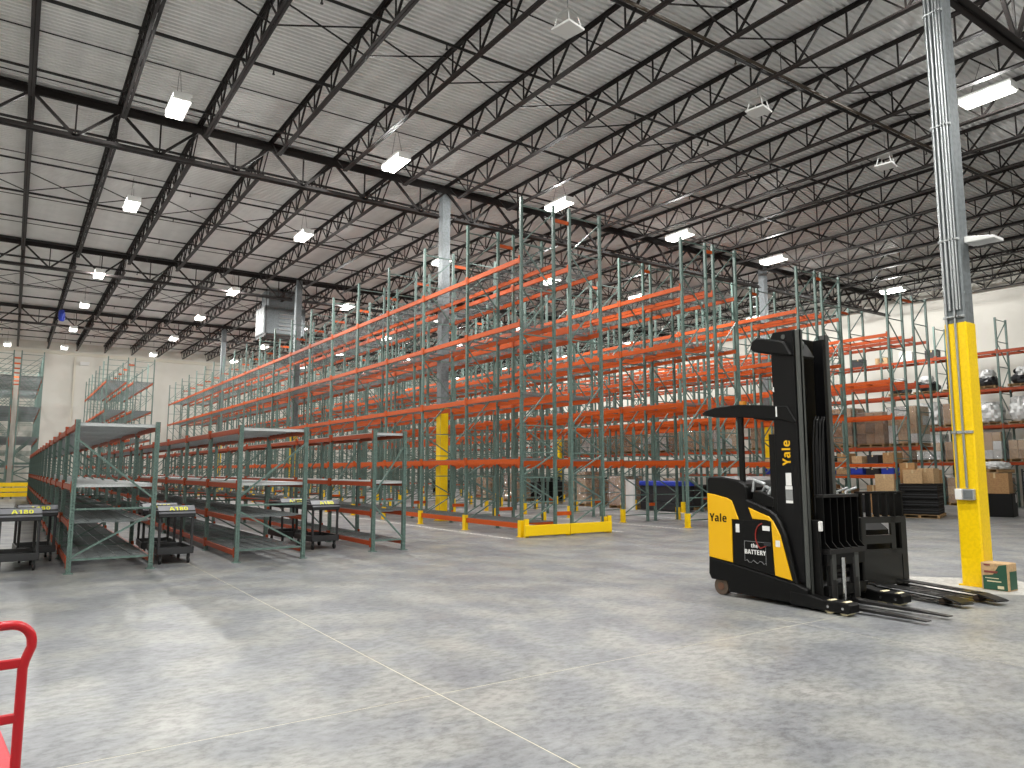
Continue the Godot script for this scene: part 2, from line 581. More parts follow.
# ------------------------------------------------------------------ lamps
func lamp(x: float, y: float, z: float, lit: bool, label: String, group: String) -> void:
	var t := thing("high_bay_light", label, "ceiling light", Vector3(x, y, z), 0.0, group)
	if not mesh_cache.has("lamp_body"):
		var st := mb()
		# lens tray below, driver housing above, open slots along both sides between them
		bx(st, -0.22, 0.22, 0.015, 0.03, -0.58, 0.58)
		cbox(st, Vector3(0, 0.165, 0), Vector3(0.44, 0.07, 1.16), 0.012)
		for s in [-1, 1]:
			bx(st, -0.2, 0.2, 0.03, 0.13, s * 0.57 - 0.01, s * 0.57 + 0.01)
		mesh_cache.lamp_body = st.commit()
		st = mb()
		cbox(st, Vector3(0, 0.0, 0), Vector3(0.17, 0.03, 1.08), 0.008)
		mesh_cache.lamp_lens = st.commit()
		st = mb()
		for s in [-1, 1]:
			bar(st, Vector3(0, 0.19, s * 0.4), Vector3(0, 1.02, s * 0.08), 0.008, 0.008)
		mesh_cache.lamp_wire = st.commit()
	place("housing", mesh_cache.lamp_body, M.fix_white, t)
	for s in [-1, 1]:
		place("lens", mesh_cache.lamp_lens, M.lens if lit else M.lens_off, t, Vector3(s * 0.105, 0, 0))
	place("hanger_wire", mesh_cache.lamp_wire, M.pipe, t)
	if lit:
		# the lens panels shine down; the side slots spill a little light sideways under the deck
		var l := AreaLight3D.new()
		l.name = "lens_light"
		l.area_size = Vector2(0.4, 1.08)
		l.light_color = LAMP_TINT
		l.light_energy = LAMP
		l.shadow_enabled = true
		l.area_range = 90.0
		l.area_attenuation = 2.0
		l.position = Vector3(0, -0.03, 0)
		l.rotation_degrees = Vector3(-90, 0, 0)
		t.add_child(l)
		var e := OmniLight3D.new()
		e.name = "slot_light"
		e.light_size = 0.03
		e.light_color = LAMP_TINT
		e.light_energy = EDGE
		e.shadow_enabled = true
		e.omni_range = 90.0
		e.omni_attenuation = 2.0
		e.position = Vector3(0, 0.08, 0)
		t.add_child(e)

const LAMP := 46.0
const EDGE := 14.0
const LAMP_TINT := Color(1.0, 0.995, 0.98)

func antenna(at: Vector3, label: String) -> void:
	var t := thing("antenna_panel", label, "antenna", at, 0.2, "white antenna panels under the roof joists")
	var st := mb()
	cbox(st, Vector3(0, 0, 0), Vector3(0.5, 0.05, 0.5), 0.015)
	part("panel", st, M.fix_white, t)
	for q in [[-0.2, -0.2], [0.2, -0.2], [-0.2, 0.2], [0.2, 0.2]]:
		st = mb()
		bar(st, Vector3(q[0], 0.02, q[1]), Vector3(q[0] * 0.7, 0.3, q[1] * 0.7), 0.02, 0.02)
		part("bracket_arm", st, M.fix_white, t)
	st = mb()
	cbox(st, Vector3(0, 0.32, 0), Vector3(0.32, 0.06, 0.32), 0.01)
	part("mounting_box", st, M.fix_white, t)
	st = mb()
	bar(st, Vector3(0, 0.35, 0), Vector3(0, 0.95, 0), 0.015, 0.015)
	part("drop_rod", st, M.galv, t)

func build_lamps() -> void:
	var cols := [[2.85, "the green shelving"], [8.8, "the tallest rack's front aisle"], [14.9, "the tallest rack's rear aisle"], [20.8, "the second row's rear aisle"], [26.6, "the third row's rear aisle"], [36.2, "the right wall aisle"]]
	var rows := [[-10.9, "nearest row"], [-19.0, "second row"], [-27.2, "third row"], [-38.0, "fourth row"], [-45.6, "fifth row"], [-54.0, "sixth row"], [-62.6, "by the back wall"]]
	for c in cols:
		for r in rows:
			var lit: bool = r[0] != -10.9
			if not lit and (c[0] < 5 or c[0] > 22): continue
			var dx: float = -0.004 * (absf(r[0]) - 19.0) if lit else 0.0
			if not lit:
				antenna(Vector3(c[0], 10.62, r[0]), "small white wireless antenna panel hung over %s" % c[1])
				continue
			lamp(c[0] + dx, 10.62, r[0], lit, "%s high bay light over %s, %s" % ["lit" if lit else "unlit white", c[1], r[1]], "high bay lights in rows under the roof")
	var at := ["first", "second", "third", "fourth", "fifth"]
	for k in 5:
		for q in [[-7.35, "front"], [0.8, "rear"]]:
			var x := -5.1 + 6.0 * k
			lamp(x, 10.6, q[0] if k == 4 or q[0] > 0 else -5.9, true, "large bright high bay light just behind the near yellow column" if k == 4 and q[0] < 0 else "lit high bay light over the open floor, %s line, %s from the shelving side" % [q[1], at[k]], "high bay lights in rows under the roof")
	lamp(-0.8, 10.6, -63.0, true, "lit high bay light above the leftmost tall rack", "high bay lights in rows under the roof")

# ------------------------------------------------------------------ columns
func column(x: float, z: float, label: String, near := false) -> Node3D:
	var t := thing("steel_column", label, "column", Vector3(x, 0, z))
	var st := mb()
	var top := roof_y(z) - 0.12
	if near: cbox(st, Vector3(0, top * 0.5, 0), Vector3(0.3, top, 0.3), 0.02)
	else: bx(st, -0.15, 0.15, 0, top, -0.15, 0.15)
	part("shaft", st, M.column, t)
	st = mb()
	cbox(st, Vector3(0, 1.96, 0), Vector3(0.315, 3.92, 0.315), 0.02)
	part("yellow_wrap", st, M.yellow, t)
	st = mb()
	bx(st, -0.19, 0.19, 0, 0.02, -0.19, 0.19)
	part("base_plate", st, M.yellow, t)
	return t

func build_columns() -> void:
	var t := column(11.88, -5.25, "near steel column with yellow lower half and silver conduits", true)
	# conduits on the face towards the racks' left side
	for q in [[0.105, 0.013, 4.1], [0.065, 0.022, 4.1], [0.02, 0.017, 1.42], [-0.04, 0.022, 4.1], [-0.1, 0.017, 1.42]]:
		var st := mb()
		var x: float = -0.185
		cyl(st, Vector3(x, q[2], q[0]), Vector3(x, 11.2, q[0]), q[1], 10)
		part("conduit", st, M.conduit, t)
	for y in [2.25, 4.0, 5.2, 7.05, 8.95]:
		var st := mb()
		bx(st, -0.178, -0.148, y - 0.02, y + 0.02, -0.15, 0.15)
		part("strut_clamp", st, M.galv, t)
		for zz in ([0.02, -0.1] if y < 3 else [0.105, 0.065, 0.02, -0.04, -0.1]):
			st = mb()
			bx(st, -0.212, -0.17, y - 0.012, y + 0.012, zz - 0.03, zz + 0.03)
			part("pipe_strap", st, M.galv, t)
	var st := mb()
	cbox(st, Vector3(-0.2, 1.33, -0.085), Vector3(0.08, 0.16, 0.1), 0.008)
	part("switch_box", st, M.white, t)
	st = mb()
	cbox(st, Vector3(-0.2, 1.33, 0.05), Vector3(0.08, 0.16, 0.15), 0.008)
	var jb := part("junction_box", st, M.galv, t)
	st = mb()
	bx(st, -0.246, -0.24, 1.27, 1.39, -0.01, 0.11)
	part("cover_plate", st, M.column, jb)
	# flat white fitting on the side of the column
	var f := thing("emergency_light", "flat white light fitting on the side of the near column", "light", Vector3(12.03, 5.15, -5.1))
	st = mb()
	prism(st, [Vector2(0.0, 0.0), Vector2(0.42, -0.02), Vector2(0.42, 0.02), Vector2(0.04, 0.1), Vector2(0.0, 0.1)], -0.16, 0.16, 0.008)
	part("housing", st, M.fix_white, f)
	st = mb()
	bx(st, -0.13, 0.13, -0.016, -0.002, 0.06, 0.38)
	part("lens", st, M.lens_off, f)
	column(12.15, -22.1, "steel column inside the tallest rack, yellow wrapped below")
	column(12.15, -38.2, "dark steel column beside the hanging air unit")
	column(12.15, -54.98, "dark steel column at the far end of the tallest rack")
	column(29.85, -22.0, "dark steel column inside the fourth rack row")
	column(29.85, -38.2, "dark steel column deep in the fourth rack row")
	column(-4.3, -54.6, "dark steel column beyond the leftmost rack")

# ------------------------------------------------------------------ racking
func post_mesh(h: float, punched: bool) -> ArrayMesh:
	var key := "post%s%s" % [h, punched]
	if mesh_cache.has(key): return mesh_cache[key]
	var st := mb()
	var w := 0.04
	var d := 0.035
	if not punched:
		bx(st, -d, d, 0, h, -w, w)
	else:
		# channel with rows of punched slots on its outer face (+z) and side (-x)
		bx(st, d - 0.004, d, 0, h, -w, w)
		bx(st, -d, d, 0, h, -w, -w + 0.004)
		for s in [-1, 1]:
			bx(st, (-d if s < 0 else 0.012), (-0.012 if s < 0 else d), 0, h, w - 0.004, w)
			bx(st, -d, -d + 0.004, 0, h, (-w if s < 0 else 0.012), (-0.012 if s < 0 else w))
		var y := 0.0
		while y < h - 0.03:
			bx(st, -0.012, 0.012, y, minf(y + 0.036, h), w - 0.004, w)
			bx(st, -d, -d + 0.004, y, minf(y + 0.036, h), -0.012, 0.012)
			y += 0.058
		bx(st, -0.004, 0.0, 0, h, -w + 0.01, w - 0.01)
	mesh_cache[key] = st.commit()
	return mesh_cache[key]

# frame in the x-y plane, x from 0 (front post) to depth
func rack_frame(depth: float, h: float, split: bool, punched: bool, braces: Array, m: Material) -> Node3D:
	var key := "frame%s|%s|%s|%s|%s" % [depth, h, split, punched, str(braces)]
	if proto.has(key): return proto[key].duplicate()
	var r := Node3D.new()
	r.name = "upright_frame"
	for s in [0, 1]:
		var b := Basis() if s == 0 else Basis(Vector3.UP, PI)
		if punched and s == 1: b = Basis(Vector3(1, 0, 0), Vector3(0, 1, 0), Vector3(0, 0, 1))
		place("post", post_mesh(h, punched), m, r, Vector3(depth * s, 0, 0), b)
	var st := mb()
	for s in [0, 1]:
		bx(st, depth * s - 0.07, depth * s + 0.07, 0, 0.012, -0.08, 0.08)
		if split:
			r.add_child(mi("foot_plate", st.commit(), m), true)
			st = mb()
	for q in braces:
		bar(st, Vector3(0.035 if q[0] == 0 else depth - 0.035, q[1], 0), Vector3(0.035 if q[0] == 1 else depth - 0.035, q[2], 0), 0.03, 0.035, Vector3.BACK)
		if split:
			r.add_child(mi("brace", st.commit(), m), true)
			st = mb()
	if not split:
		r.add_child(mi("bracing", st.commit(), m), true)
	proto[key] = r
	return r.duplicate()

func beam_mesh(len: float, h: float) -> ArrayMesh:
	var key := "beam%s%s" % [len, h]
	if mesh_cache.has(key): return mesh_cache[key]
	var st := mb()
	# step beam: tall outer box, low inner ledge, end connectors; runs along -z from 0
	bx(st, -0.028, 0.008, -h, 0.0, -len + 0.045, -0.045)
	bx(st, 0.008, 0.03, -h, -0.04, -len + 0.045, -0.045)
	for e in [-0.042, -len + 0.042]:
		bx(st, -0.042, 0.004, -h - 0.03, 0.06, e - 0.004 if e < -0.1 else e - 0.006, e + 0.006 if e < -0.1 else e + 0.004)
		bx(st, -0.046, -0.036, -h - 0.03, 0.06, e - 0.03, e + 0.03)
	mesh_cache[key] = st.commit()
	return mesh_cache[key]

func wire_mesh(len: float, depth: float) -> ArrayMesh:
	var key := "wire%s%s" % [len, depth]
	if mesh_cache.has(key): return mesh_cache[key]
	var st := mb()
	var n := int(len / 0.115)
	for i in n:
		var z := -0.08 - (len - 0.16) * i / (n - 1)
		bx(st, 0.0, depth, -0.004, 0.004, z - 0.004, z + 0.004)
	for i in 6:
		var x := 0.03 + (depth - 0.06) * i / 5.0
		bx(st, x - 0.004, x + 0.004, 0.004, 0.011, -len + 0.07, -0.07)
	for i in 3:
		var z := -len * (0.2 + 0.3 * i)
		bx(st, 0.0, depth, -0.045, -0.005, z - 0.018, z + 0.018)
	mesh_cache[key] = st.commit()
	return mesh_cache[key]

func sheet_mesh(len: float, depth: float) -> ArrayMesh:
	var key := "sheet%s%s" % [len, depth]
	if mesh_cache.has(key): return mesh_cache[key]
	var st := mb()
	# sheet steel deck: flat top, folded edges, shallow stiffening ribs beneath
	bx(st, 0.0, depth, -0.006, 0.006, -len + 0.05, -0.05)
	bx(st, 0.0, depth, -0.05, 0.006, -0.062, -0.05)
	bx(st, 0.0, depth, -0.05, 0.006, -len + 0.05, -len + 0.062)
	for i in 7:
		var z := -len * (i + 1) / 8.0
		bx(st, 0.02, depth - 0.02, -0.03, -0.006, z - 0.02, z + 0.02)
	mesh_cache[key] = st.commit()
	return mesh_cache[key]

func cross_mesh(depth: float) -> ArrayMesh:
	var key := "cross%s" % depth
	if mesh_cache.has(key): return mesh_cache[key]
	var st := mb()
	bx(st, 0.0, depth, -0.05, -0.01, -0.02, 0.02)
	mesh_cache[key] = st.commit()
	return mesh_cache[key]

func tall_braces() -> Array:
	var ys := [0.22, 0.87, 1.5, 2.15, 2.85, 4.05, 5.25, 6.5, 7.7, 8.75]
	var out := []
	for y in ys: out.append([0, y, y])
	for i in ys.size() - 1:
		if i % 2 == 0: out.append([0, ys[i] + 0.05, ys[i + 1] - 0.05])
		else: out.append([1, ys[i] + 0.05, ys[i + 1] - 0.05])
	# entries: [side the first end sits on, y of first end, y of second end]
	for q in out:
		if q[0] == 1: q.append(true)
	return out

# opts: frames (count), pitch, h, levels [[y, deck]], deck in wire/sheet/bars/none, beam_h
func rack(called: String, label: String, category: String, x0: float, x1: float, z: float, n: int, pitch: float, h: float, levels: Array, opts := {}) -> Node3D:
	var t := thing(called, label, category, Vector3(x0, 0, z), 0.0, opts.get("group", ""))
	var depth := x1 - x0
	var green: Material = opts.get("post", M.green)
	var orange: Material = opts.get("beam", M.orange)
	var bh: float = opts.get("beam_h", 0.13)
	var near: int = opts.get("near", 4)
	var braces: Array = opts.get("braces", tall_braces())
	for i in n:
		var f := rack_frame(depth, h, i < near, i < opts.get("punched", 0), braces, green)
		f.position.z = -pitch * i
		t.add_child(f, true)
	for lv in levels:
		var first: int = lv[2] if lv.size() > 2 else 0
		var last: int = lv[3] if lv.size() > 3 else n - 1
		for i in range(first, last):
			var zz := -pitch * i
			place("beam", beam_mesh(pitch, bh), orange, t, Vector3(0, lv[0], zz))
			place("beam", beam_mesh(pitch, bh), orange, t, Vector3(depth, lv[0], zz - pitch), Basis(Vector3.UP, PI))
			match lv[1]:
				"wire": place("wire_deck", wire_mesh(pitch, depth), M.wire, t, Vector3(0, lv[0] + 0.005, zz))
				"sheet": place("shelf_panel", sheet_mesh(pitch, depth), M.panel, t, Vector3(0, lv[0] + 0.012, zz))
				"bars":
					for k in 3:
						place("pallet_support", cross_mesh(depth), orange, t, Vector3(0, lv[0] - 0.01, zz - pitch * (0.2 + 0.3 * k)))
	if opts.get("protector", "") != "":
		if not mesh_cache.has("protector"):
			var st := mb()
			bx(st, -0.075, -0.05, 0, 0.42, -0.07, 0.07)
			for s in [-1, 1]:
				bx(st, -0.06, 0.03, 0, 0.42, s * 0.066 - 0.006, s * 0.066 + 0.006)
			bx(st, -0.1, 0.06, 0, 0.012, -0.1, 0.1)
			mesh_cache.protector = st.commit()
		var back: bool = opts.protector == "back"
		for i in n:
			place("post_protector", mesh_cache.protector, M.guard, t, Vector3(depth if back else 0.0, 0, -pitch * i), Basis(Vector3.UP, PI if back else 0.0))
	return t

func spacers(t: Node3D, depth: float, gap: float, n: int, pitch: float, ys: Array) -> void:
	var key := "spacer%s" % gap
	if not mesh_cache.has(key):
		var st := mb()
		bx(st, 0.03, gap - 0.03, -0.05, 0.05, -0.02, 0.02)
		mesh_cache[key] = st.commit()
	for i in n:
		for y in ys:
			place("row_spacer", mesh_cache[key], M.orange, t, Vector3(depth, y, -pitch * i))

func build_racks() -> void:
	var L := [[7.32, "wire"], [5.58, "wire"], [3.72, "wire"], [1.98, "wire"]]
	var g := "tall pallet racks in rows"
	var t := rack("pallet_rack", "tallest nearest green and orange pallet rack run, facing the open shelving aisle", "rack", 10.85, 11.93, -15.5, 20, POST_GAP, 8.98, L + [[0.34, "wire"]], {"near": 6, "punched": 2, "protector": "front", "group": g})
	spacers(t, 1.08, 0.56, 20, POST_GAP, [0.55, 8.55])
	rack("pallet_rack", "tall green and orange rack run backing onto the nearest run", "rack", 12.49, 13.6, -15.5, 20, POST_GAP, 8.98, L, {"near": 4, "protector": "back", "group": g})
	t = rack("pallet_rack", "second tall rack row, front run beyond the first cross aisle", "rack", 16.65, 17.75, -15.2, 20, POST_GAP, 8.86, L, {"near": 4, "protector": "front", "group": g})
	spacers(t, 1.1, 0.36, 20, POST_GAP, [0.55, 8.6])
	rack("pallet_rack", "second tall rack row, rear run partly behind the forklift mast", "rack", 18.11, 19.18, -15.2, 20, POST_GAP, 8.86, L, {"near": 3, "protector": "back", "group": g})
	t = rack("pallet_rack", "third tall rack row, front run rising behind the forklift", "rack", 22.5, 23.6, -15.2, 20, POST_GAP, 8.86, L, {"near": 3, "protector": "front", "group": g})
	spacers(t, 1.1, 0.38, 20, POST_GAP, [0.55, 8.6])
	rack("pallet_rack", "third tall rack row, rear run right of the forklift mast", "rack", 23.98, 25.1, -15.2, 20, POST_GAP, 8.86, L, {"near": 2, "protector": "back", "group": g})
	t = rack("pallet_rack", "fourth tall rack row, front run with low blue filled shelves", "rack", 28.38, 29.5, -15.2, 20, POST_GAP, 8.86, [[7.1, "bars"], [5.25, "bars"], [3.85, "bars"], [1.95, "wire"], [1.5, "wire", 0, 4]], {"near": 3, "group": g})
	spacers(t, 1.12, 0.85, 20, POST_GAP, [0.55, 8.6])
	rack("pallet_rack", "fourth tall rack row, rear run loaded with wrapped cartons", "rack", 30.35, 31.45, -15.2, 20, POST_GAP, 8.86, [[7.1, "bars"], [5.25, "none"], [2.65, "wire"], [1.5, "wire", 0, 4]], {"near": 3, "beam": M.rust, "group": g})
	rack("pallet_rack", "single rack run along the right wall with white bundles", "rack", 37.85, 38.95, -9.62, 23, POST_GAP, 8.85, [[7.28, "wire"], [5.5, "wire"], [3.78, "wire"], [2.06, "wire"]], {"near": 4, "beam": M.rust, "group": g})
	# short rows near the back wall
	var F := [[7.45, "wire"], [5.55, "wire"], [3.7, "wire"], [1.95, "wire"]]
	t = rack("pallet_rack", "short rack row at the back wall behind the green shelving, left run", "rack", 4.7, 5.85, -52.9, 7, POST_GAP, 8.98, F, {"near": 0, "group": g})
	spacers(t, 1.15, 0.4, 7, POST_GAP, [8.5])
	rack("pallet_rack", "short rack row at the back wall behind the green shelving, right run", "rack", 6.25, 7.4, -52.9, 7, POST_GAP, 8.98, F, {"near": 0, "group": g})
	t = rack("pallet_rack", "leftmost rack row by the back wall, run at the picture edge", "rack", -1.45, -0.3, -53.4, 7, POST_GAP, 8.98, F, {"near": 0, "group": g})
	spacers(t, 1.15, 0.4, 7, POST_GAP, [8.5])
	rack("pallet_rack", "leftmost rack row by the back wall, run beside the white wall", "rack", 0.1, 1.25, -53.4, 7, POST_GAP, 8.98, F, {"near": 0, "group": g})
	# yellow end guard of the nearest rack and the far left one
	var o := thing("end_guard", "yellow steel guard rail on the floor across the nearest rack end", "guard rail", Vector3(10.85, 0, -15.22))
	for s in [0, 1]:
		var st := mb()
		cbox(st, Vector3(0.62 + 1.46 * s, 0.17, 0), Vector3(1.44, 0.27, 0.06), 0.012)
		part("rail", st, M.guard, o)
	for x in [0.0, 1.35, 2.78]:
		var st := mb()
		bx(st, x - 0.06, x + 0.06, 0, 0.46 if x != 1.35 else 0.28, -0.1, -0.04)
		part("end_post", st, M.guard, o)
	o = thing("end_guard", "yellow guard rail on the floor before the leftmost back rack", "guard rail", Vector3(-1.5, 0, -53.0))
	for y in [0.25, 0.55, 0.85]:
		var st := mb()
		bx(st, -1.0, 2.9, y - 0.12, y + 0.12, -0.04, 0.04)
		part("rail", st, M.guard, o)
	for x in [-0.9, 0.9, 2.8]:
		var st := mb()
		bx(st, x - 0.07, x + 0.07, 0, 1.0, -0.12, -0.04)
		part("end_post", st, M.guard, o)
	# low shelving rows
	var br := [[0, 2.18, 1.22], [0, 1.04, 1.04], [1, 0.92, 0.27], [0, 0.22, 0.22]]
	var S := [[2.47, "sheet"], [1.44, "sheet"], [0.82, "wire"], [0.21, "wire"]]
	var oo := {"near": 4, "punched": 2, "beam": M.rust, "beam_h": 0.09, "braces": br, "group": "low green shelving rows"}
	rack("shelving_rack", "low green shelving row with grey decks, leftmost of three beside the dark cart", "rack", 0.88, 2.1, -14.2, 15, 2.55, 2.53, S, oo)
	oo = oo.duplicate()
	oo.braces = [[1, 2.18, 1.22], [0, 1.04, 1.04], [0, 0.92, 0.27], [0, 0.22, 0.22]]
	rack("shelving_rack", "low green shelving row with grey decks, middle of the three", "rack", 3.53, 4.77, -14.2, 15, 2.55, 2.53, S, oo)
	rack("shelving_rack", "low narrow green shelving row, nearest the tallest rack", "rack", 6.35, 7.05, -14.5, 15, 2.55, 2.53, S, oo)

# ------------------------------------------------------------------ carts
func utility_cart(label: String, x: float, z: float, turn := 0.0, text := true) -> void:
	var t := thing("utility_cart", label, "cart", Vector3(x, 0, z), turn, "dark two shelf utility carts")
	var w := 0.31
	var d := 0.52
	var st := mb()
	# trays with raised rims
	for y in [0.2, 0.86]:
		st = mb()
		cbox(st, Vector3(0, y, 0), Vector3(2 * w, 0.05, 2 * d), 0.012)
		for s in [-1, 1]:
			cbox(st, Vector3(s * (w - 0.015), y + 0.05, 0), Vector3(0.03, 0.1, 2 * d), 0.008)
			cbox(st, Vector3(0, y + 0.05, s * (d - 0.015)), Vector3(2 * w, 0.1, 0.03), 0.008)
		part("lower_tray" if y < 0.5 else "upper_tray", st, M.cart, t)
	for sx in [-1, 1]:
		for sz in [-1, 1]:
			st = mb()
			cbox(st, Vector3(sx * (w - 0.035), 0.54, sz * (d - 0.05)), Vector3(0.045, 0.64, 0.045), 0.008)
			part("leg", st, M.cart, t)
			st = mb()
			bx(st, sx * (w - 0.07) - 0.02, sx * (w - 0.07) + 0.02, 0.1, 0.18, sz * (d - 0.1) - 0.03, sz * (d - 0.1) + 0.03)
			var c := part("caster", st, M.cart, t)
			st = mb()
			var wc := Vector3(sx * (w - 0.07), 0.06, sz * (d - 0.1))
			cyl(st, wc - Vector3(0.018, 0, 0), wc + Vector3(0.018, 0, 0), 0.06, 14)
			part("wheel", st, M.rubber, c)
	# sloped lip with lettering
	st = mb()
	prism(st, [Vector2(d - 0.16, 1.04), Vector2(d + 0.02, 0.92), Vector2(d + 0.02, 0.9), Vector2(d - 0.16, 1.01)], -w, w, 0.0)
	var lip := part("sloped_lip", st, M.cart_lip, t)
	if text:
		var b := Basis(Vector3.RIGHT, -deg_to_rad(56.0))
		lettering("lettering", "A180", 0.1, M.paint_yellow, lip, Vector3(0.03, 0.985, d - 0.065), b)
	st = mb()
	tube(st, [Vector3(-w + 0.04, 0.9, -d), Vector3(-w + 0.04, 1.0, -d - 0.1), Vector3(w - 0.04, 1.0, -d - 0.1), Vector3(w - 0.04, 0.9, -d)], 0.016, 8)
	part("push_handle", st, M.cart, t)

func build_carts() -> void:
	utility_cart("dark utility cart with yellow A180 lettering at the picture's left edge", 0.17, -15.45, 0.03)
	utility_cart("dark utility cart behind the leftmost lettered cart", 0.45, -16.75, 0.05)
	utility_cart("dark utility cart with yellow A180 lettering between the two wide shelving rows", 2.55, -15.1, 0.02)
	utility_cart("dark utility cart standing behind the one between the wide shelving rows", 2.5, -16.4, -0.04)
	utility_cart("dark utility cart beside the narrow shelving row, front one", 5.65, -15.95, 0.04)
	utility_cart("dark utility cart behind the front one beside the narrow shelving", 5.45, -17.35, 0.0)
	# red platform truck at the lower left
	var t := thing("platform_cart", "red steel platform truck with tubular push handle in the foreground corner", "cart", Vector3(-0.19, 0, -4.28), 0.1)
	var st := mb()
	var arc := []
	var w := 0.3
	var prof := func(y: float) -> float: return 0.0
	for s in [-1, 1]:
		var pts := []
		if s == 1: pts = [Vector3(w, 0.22, 0), Vector3(w, 0.74, 0), Vector3(w + 0.008, 0.78, 0.0), Vector3(w + 0.03, 0.84, 0.0)]
		if s == -1: continue
		for q in pts: arc.append(q)
	for k in 9:
		var a := PI * 0.5 * k / 8.0
		arc.append(Vector3(w + 0.03 - 0.09 + 0.09 * cos(a), 0.86 + 0.09 * sin(a), 0))
	var mirrored := []
	for k in range(arc.size() - 1, -1, -1):
		mirrored.append(Vector3(-arc[k].x, arc[k].y, 0))
	tube(st, arc + mirrored, 0.022, 14)
	part("handle_loop", st, M.red, t)
	for y in [0.77, 0.52]:
		st = mb()
		cbox(st, Vector3(0, y, 0), Vector3(2 * w, 0.045, 0.022), 0.006)
		part("cross_bar", st, M.red, t)
	st = mb()
	cbox(st, Vector3(0.0, 0.26, -0.62), Vector3(0.62, 0.045, 1.2), 0.012)
	part("platform", st, M.red_deck, t)
	for sx in [-1, 1]:
		for z in [-0.15, -1.1]:
			st = mb()
			bx(st, sx * 0.2 - 0.025, sx * 0.2 + 0.025, 0.1, 0.24, z - 0.03, z + 0.03)
			var c := part("caster", st, M.galv, t)
			st = mb()
			cyl(st, Vector3(sx * 0.2 - 0.02, 0.065, z), Vector3(sx * 0.2 + 0.02, 0.065, z), 0.065, 16)
			part("wheel", st, M.rubber, c)

# ------------------------------------------------------------------ forklifts
func v2(a: Array) -> Array:
	var out := []
	for q in a: out.append(Vector2(q[0], q[1]))
	return out

func decal(called: String, m: Material, parent: Node, x: float, z0: float, z1: float, y0: float, y1: float) -> MeshInstance3D:
	var st := mb()
	bx(st, x - 0.002, x + 0.001, y0, y1, z0, z1)
	return part(called, st, m, parent)

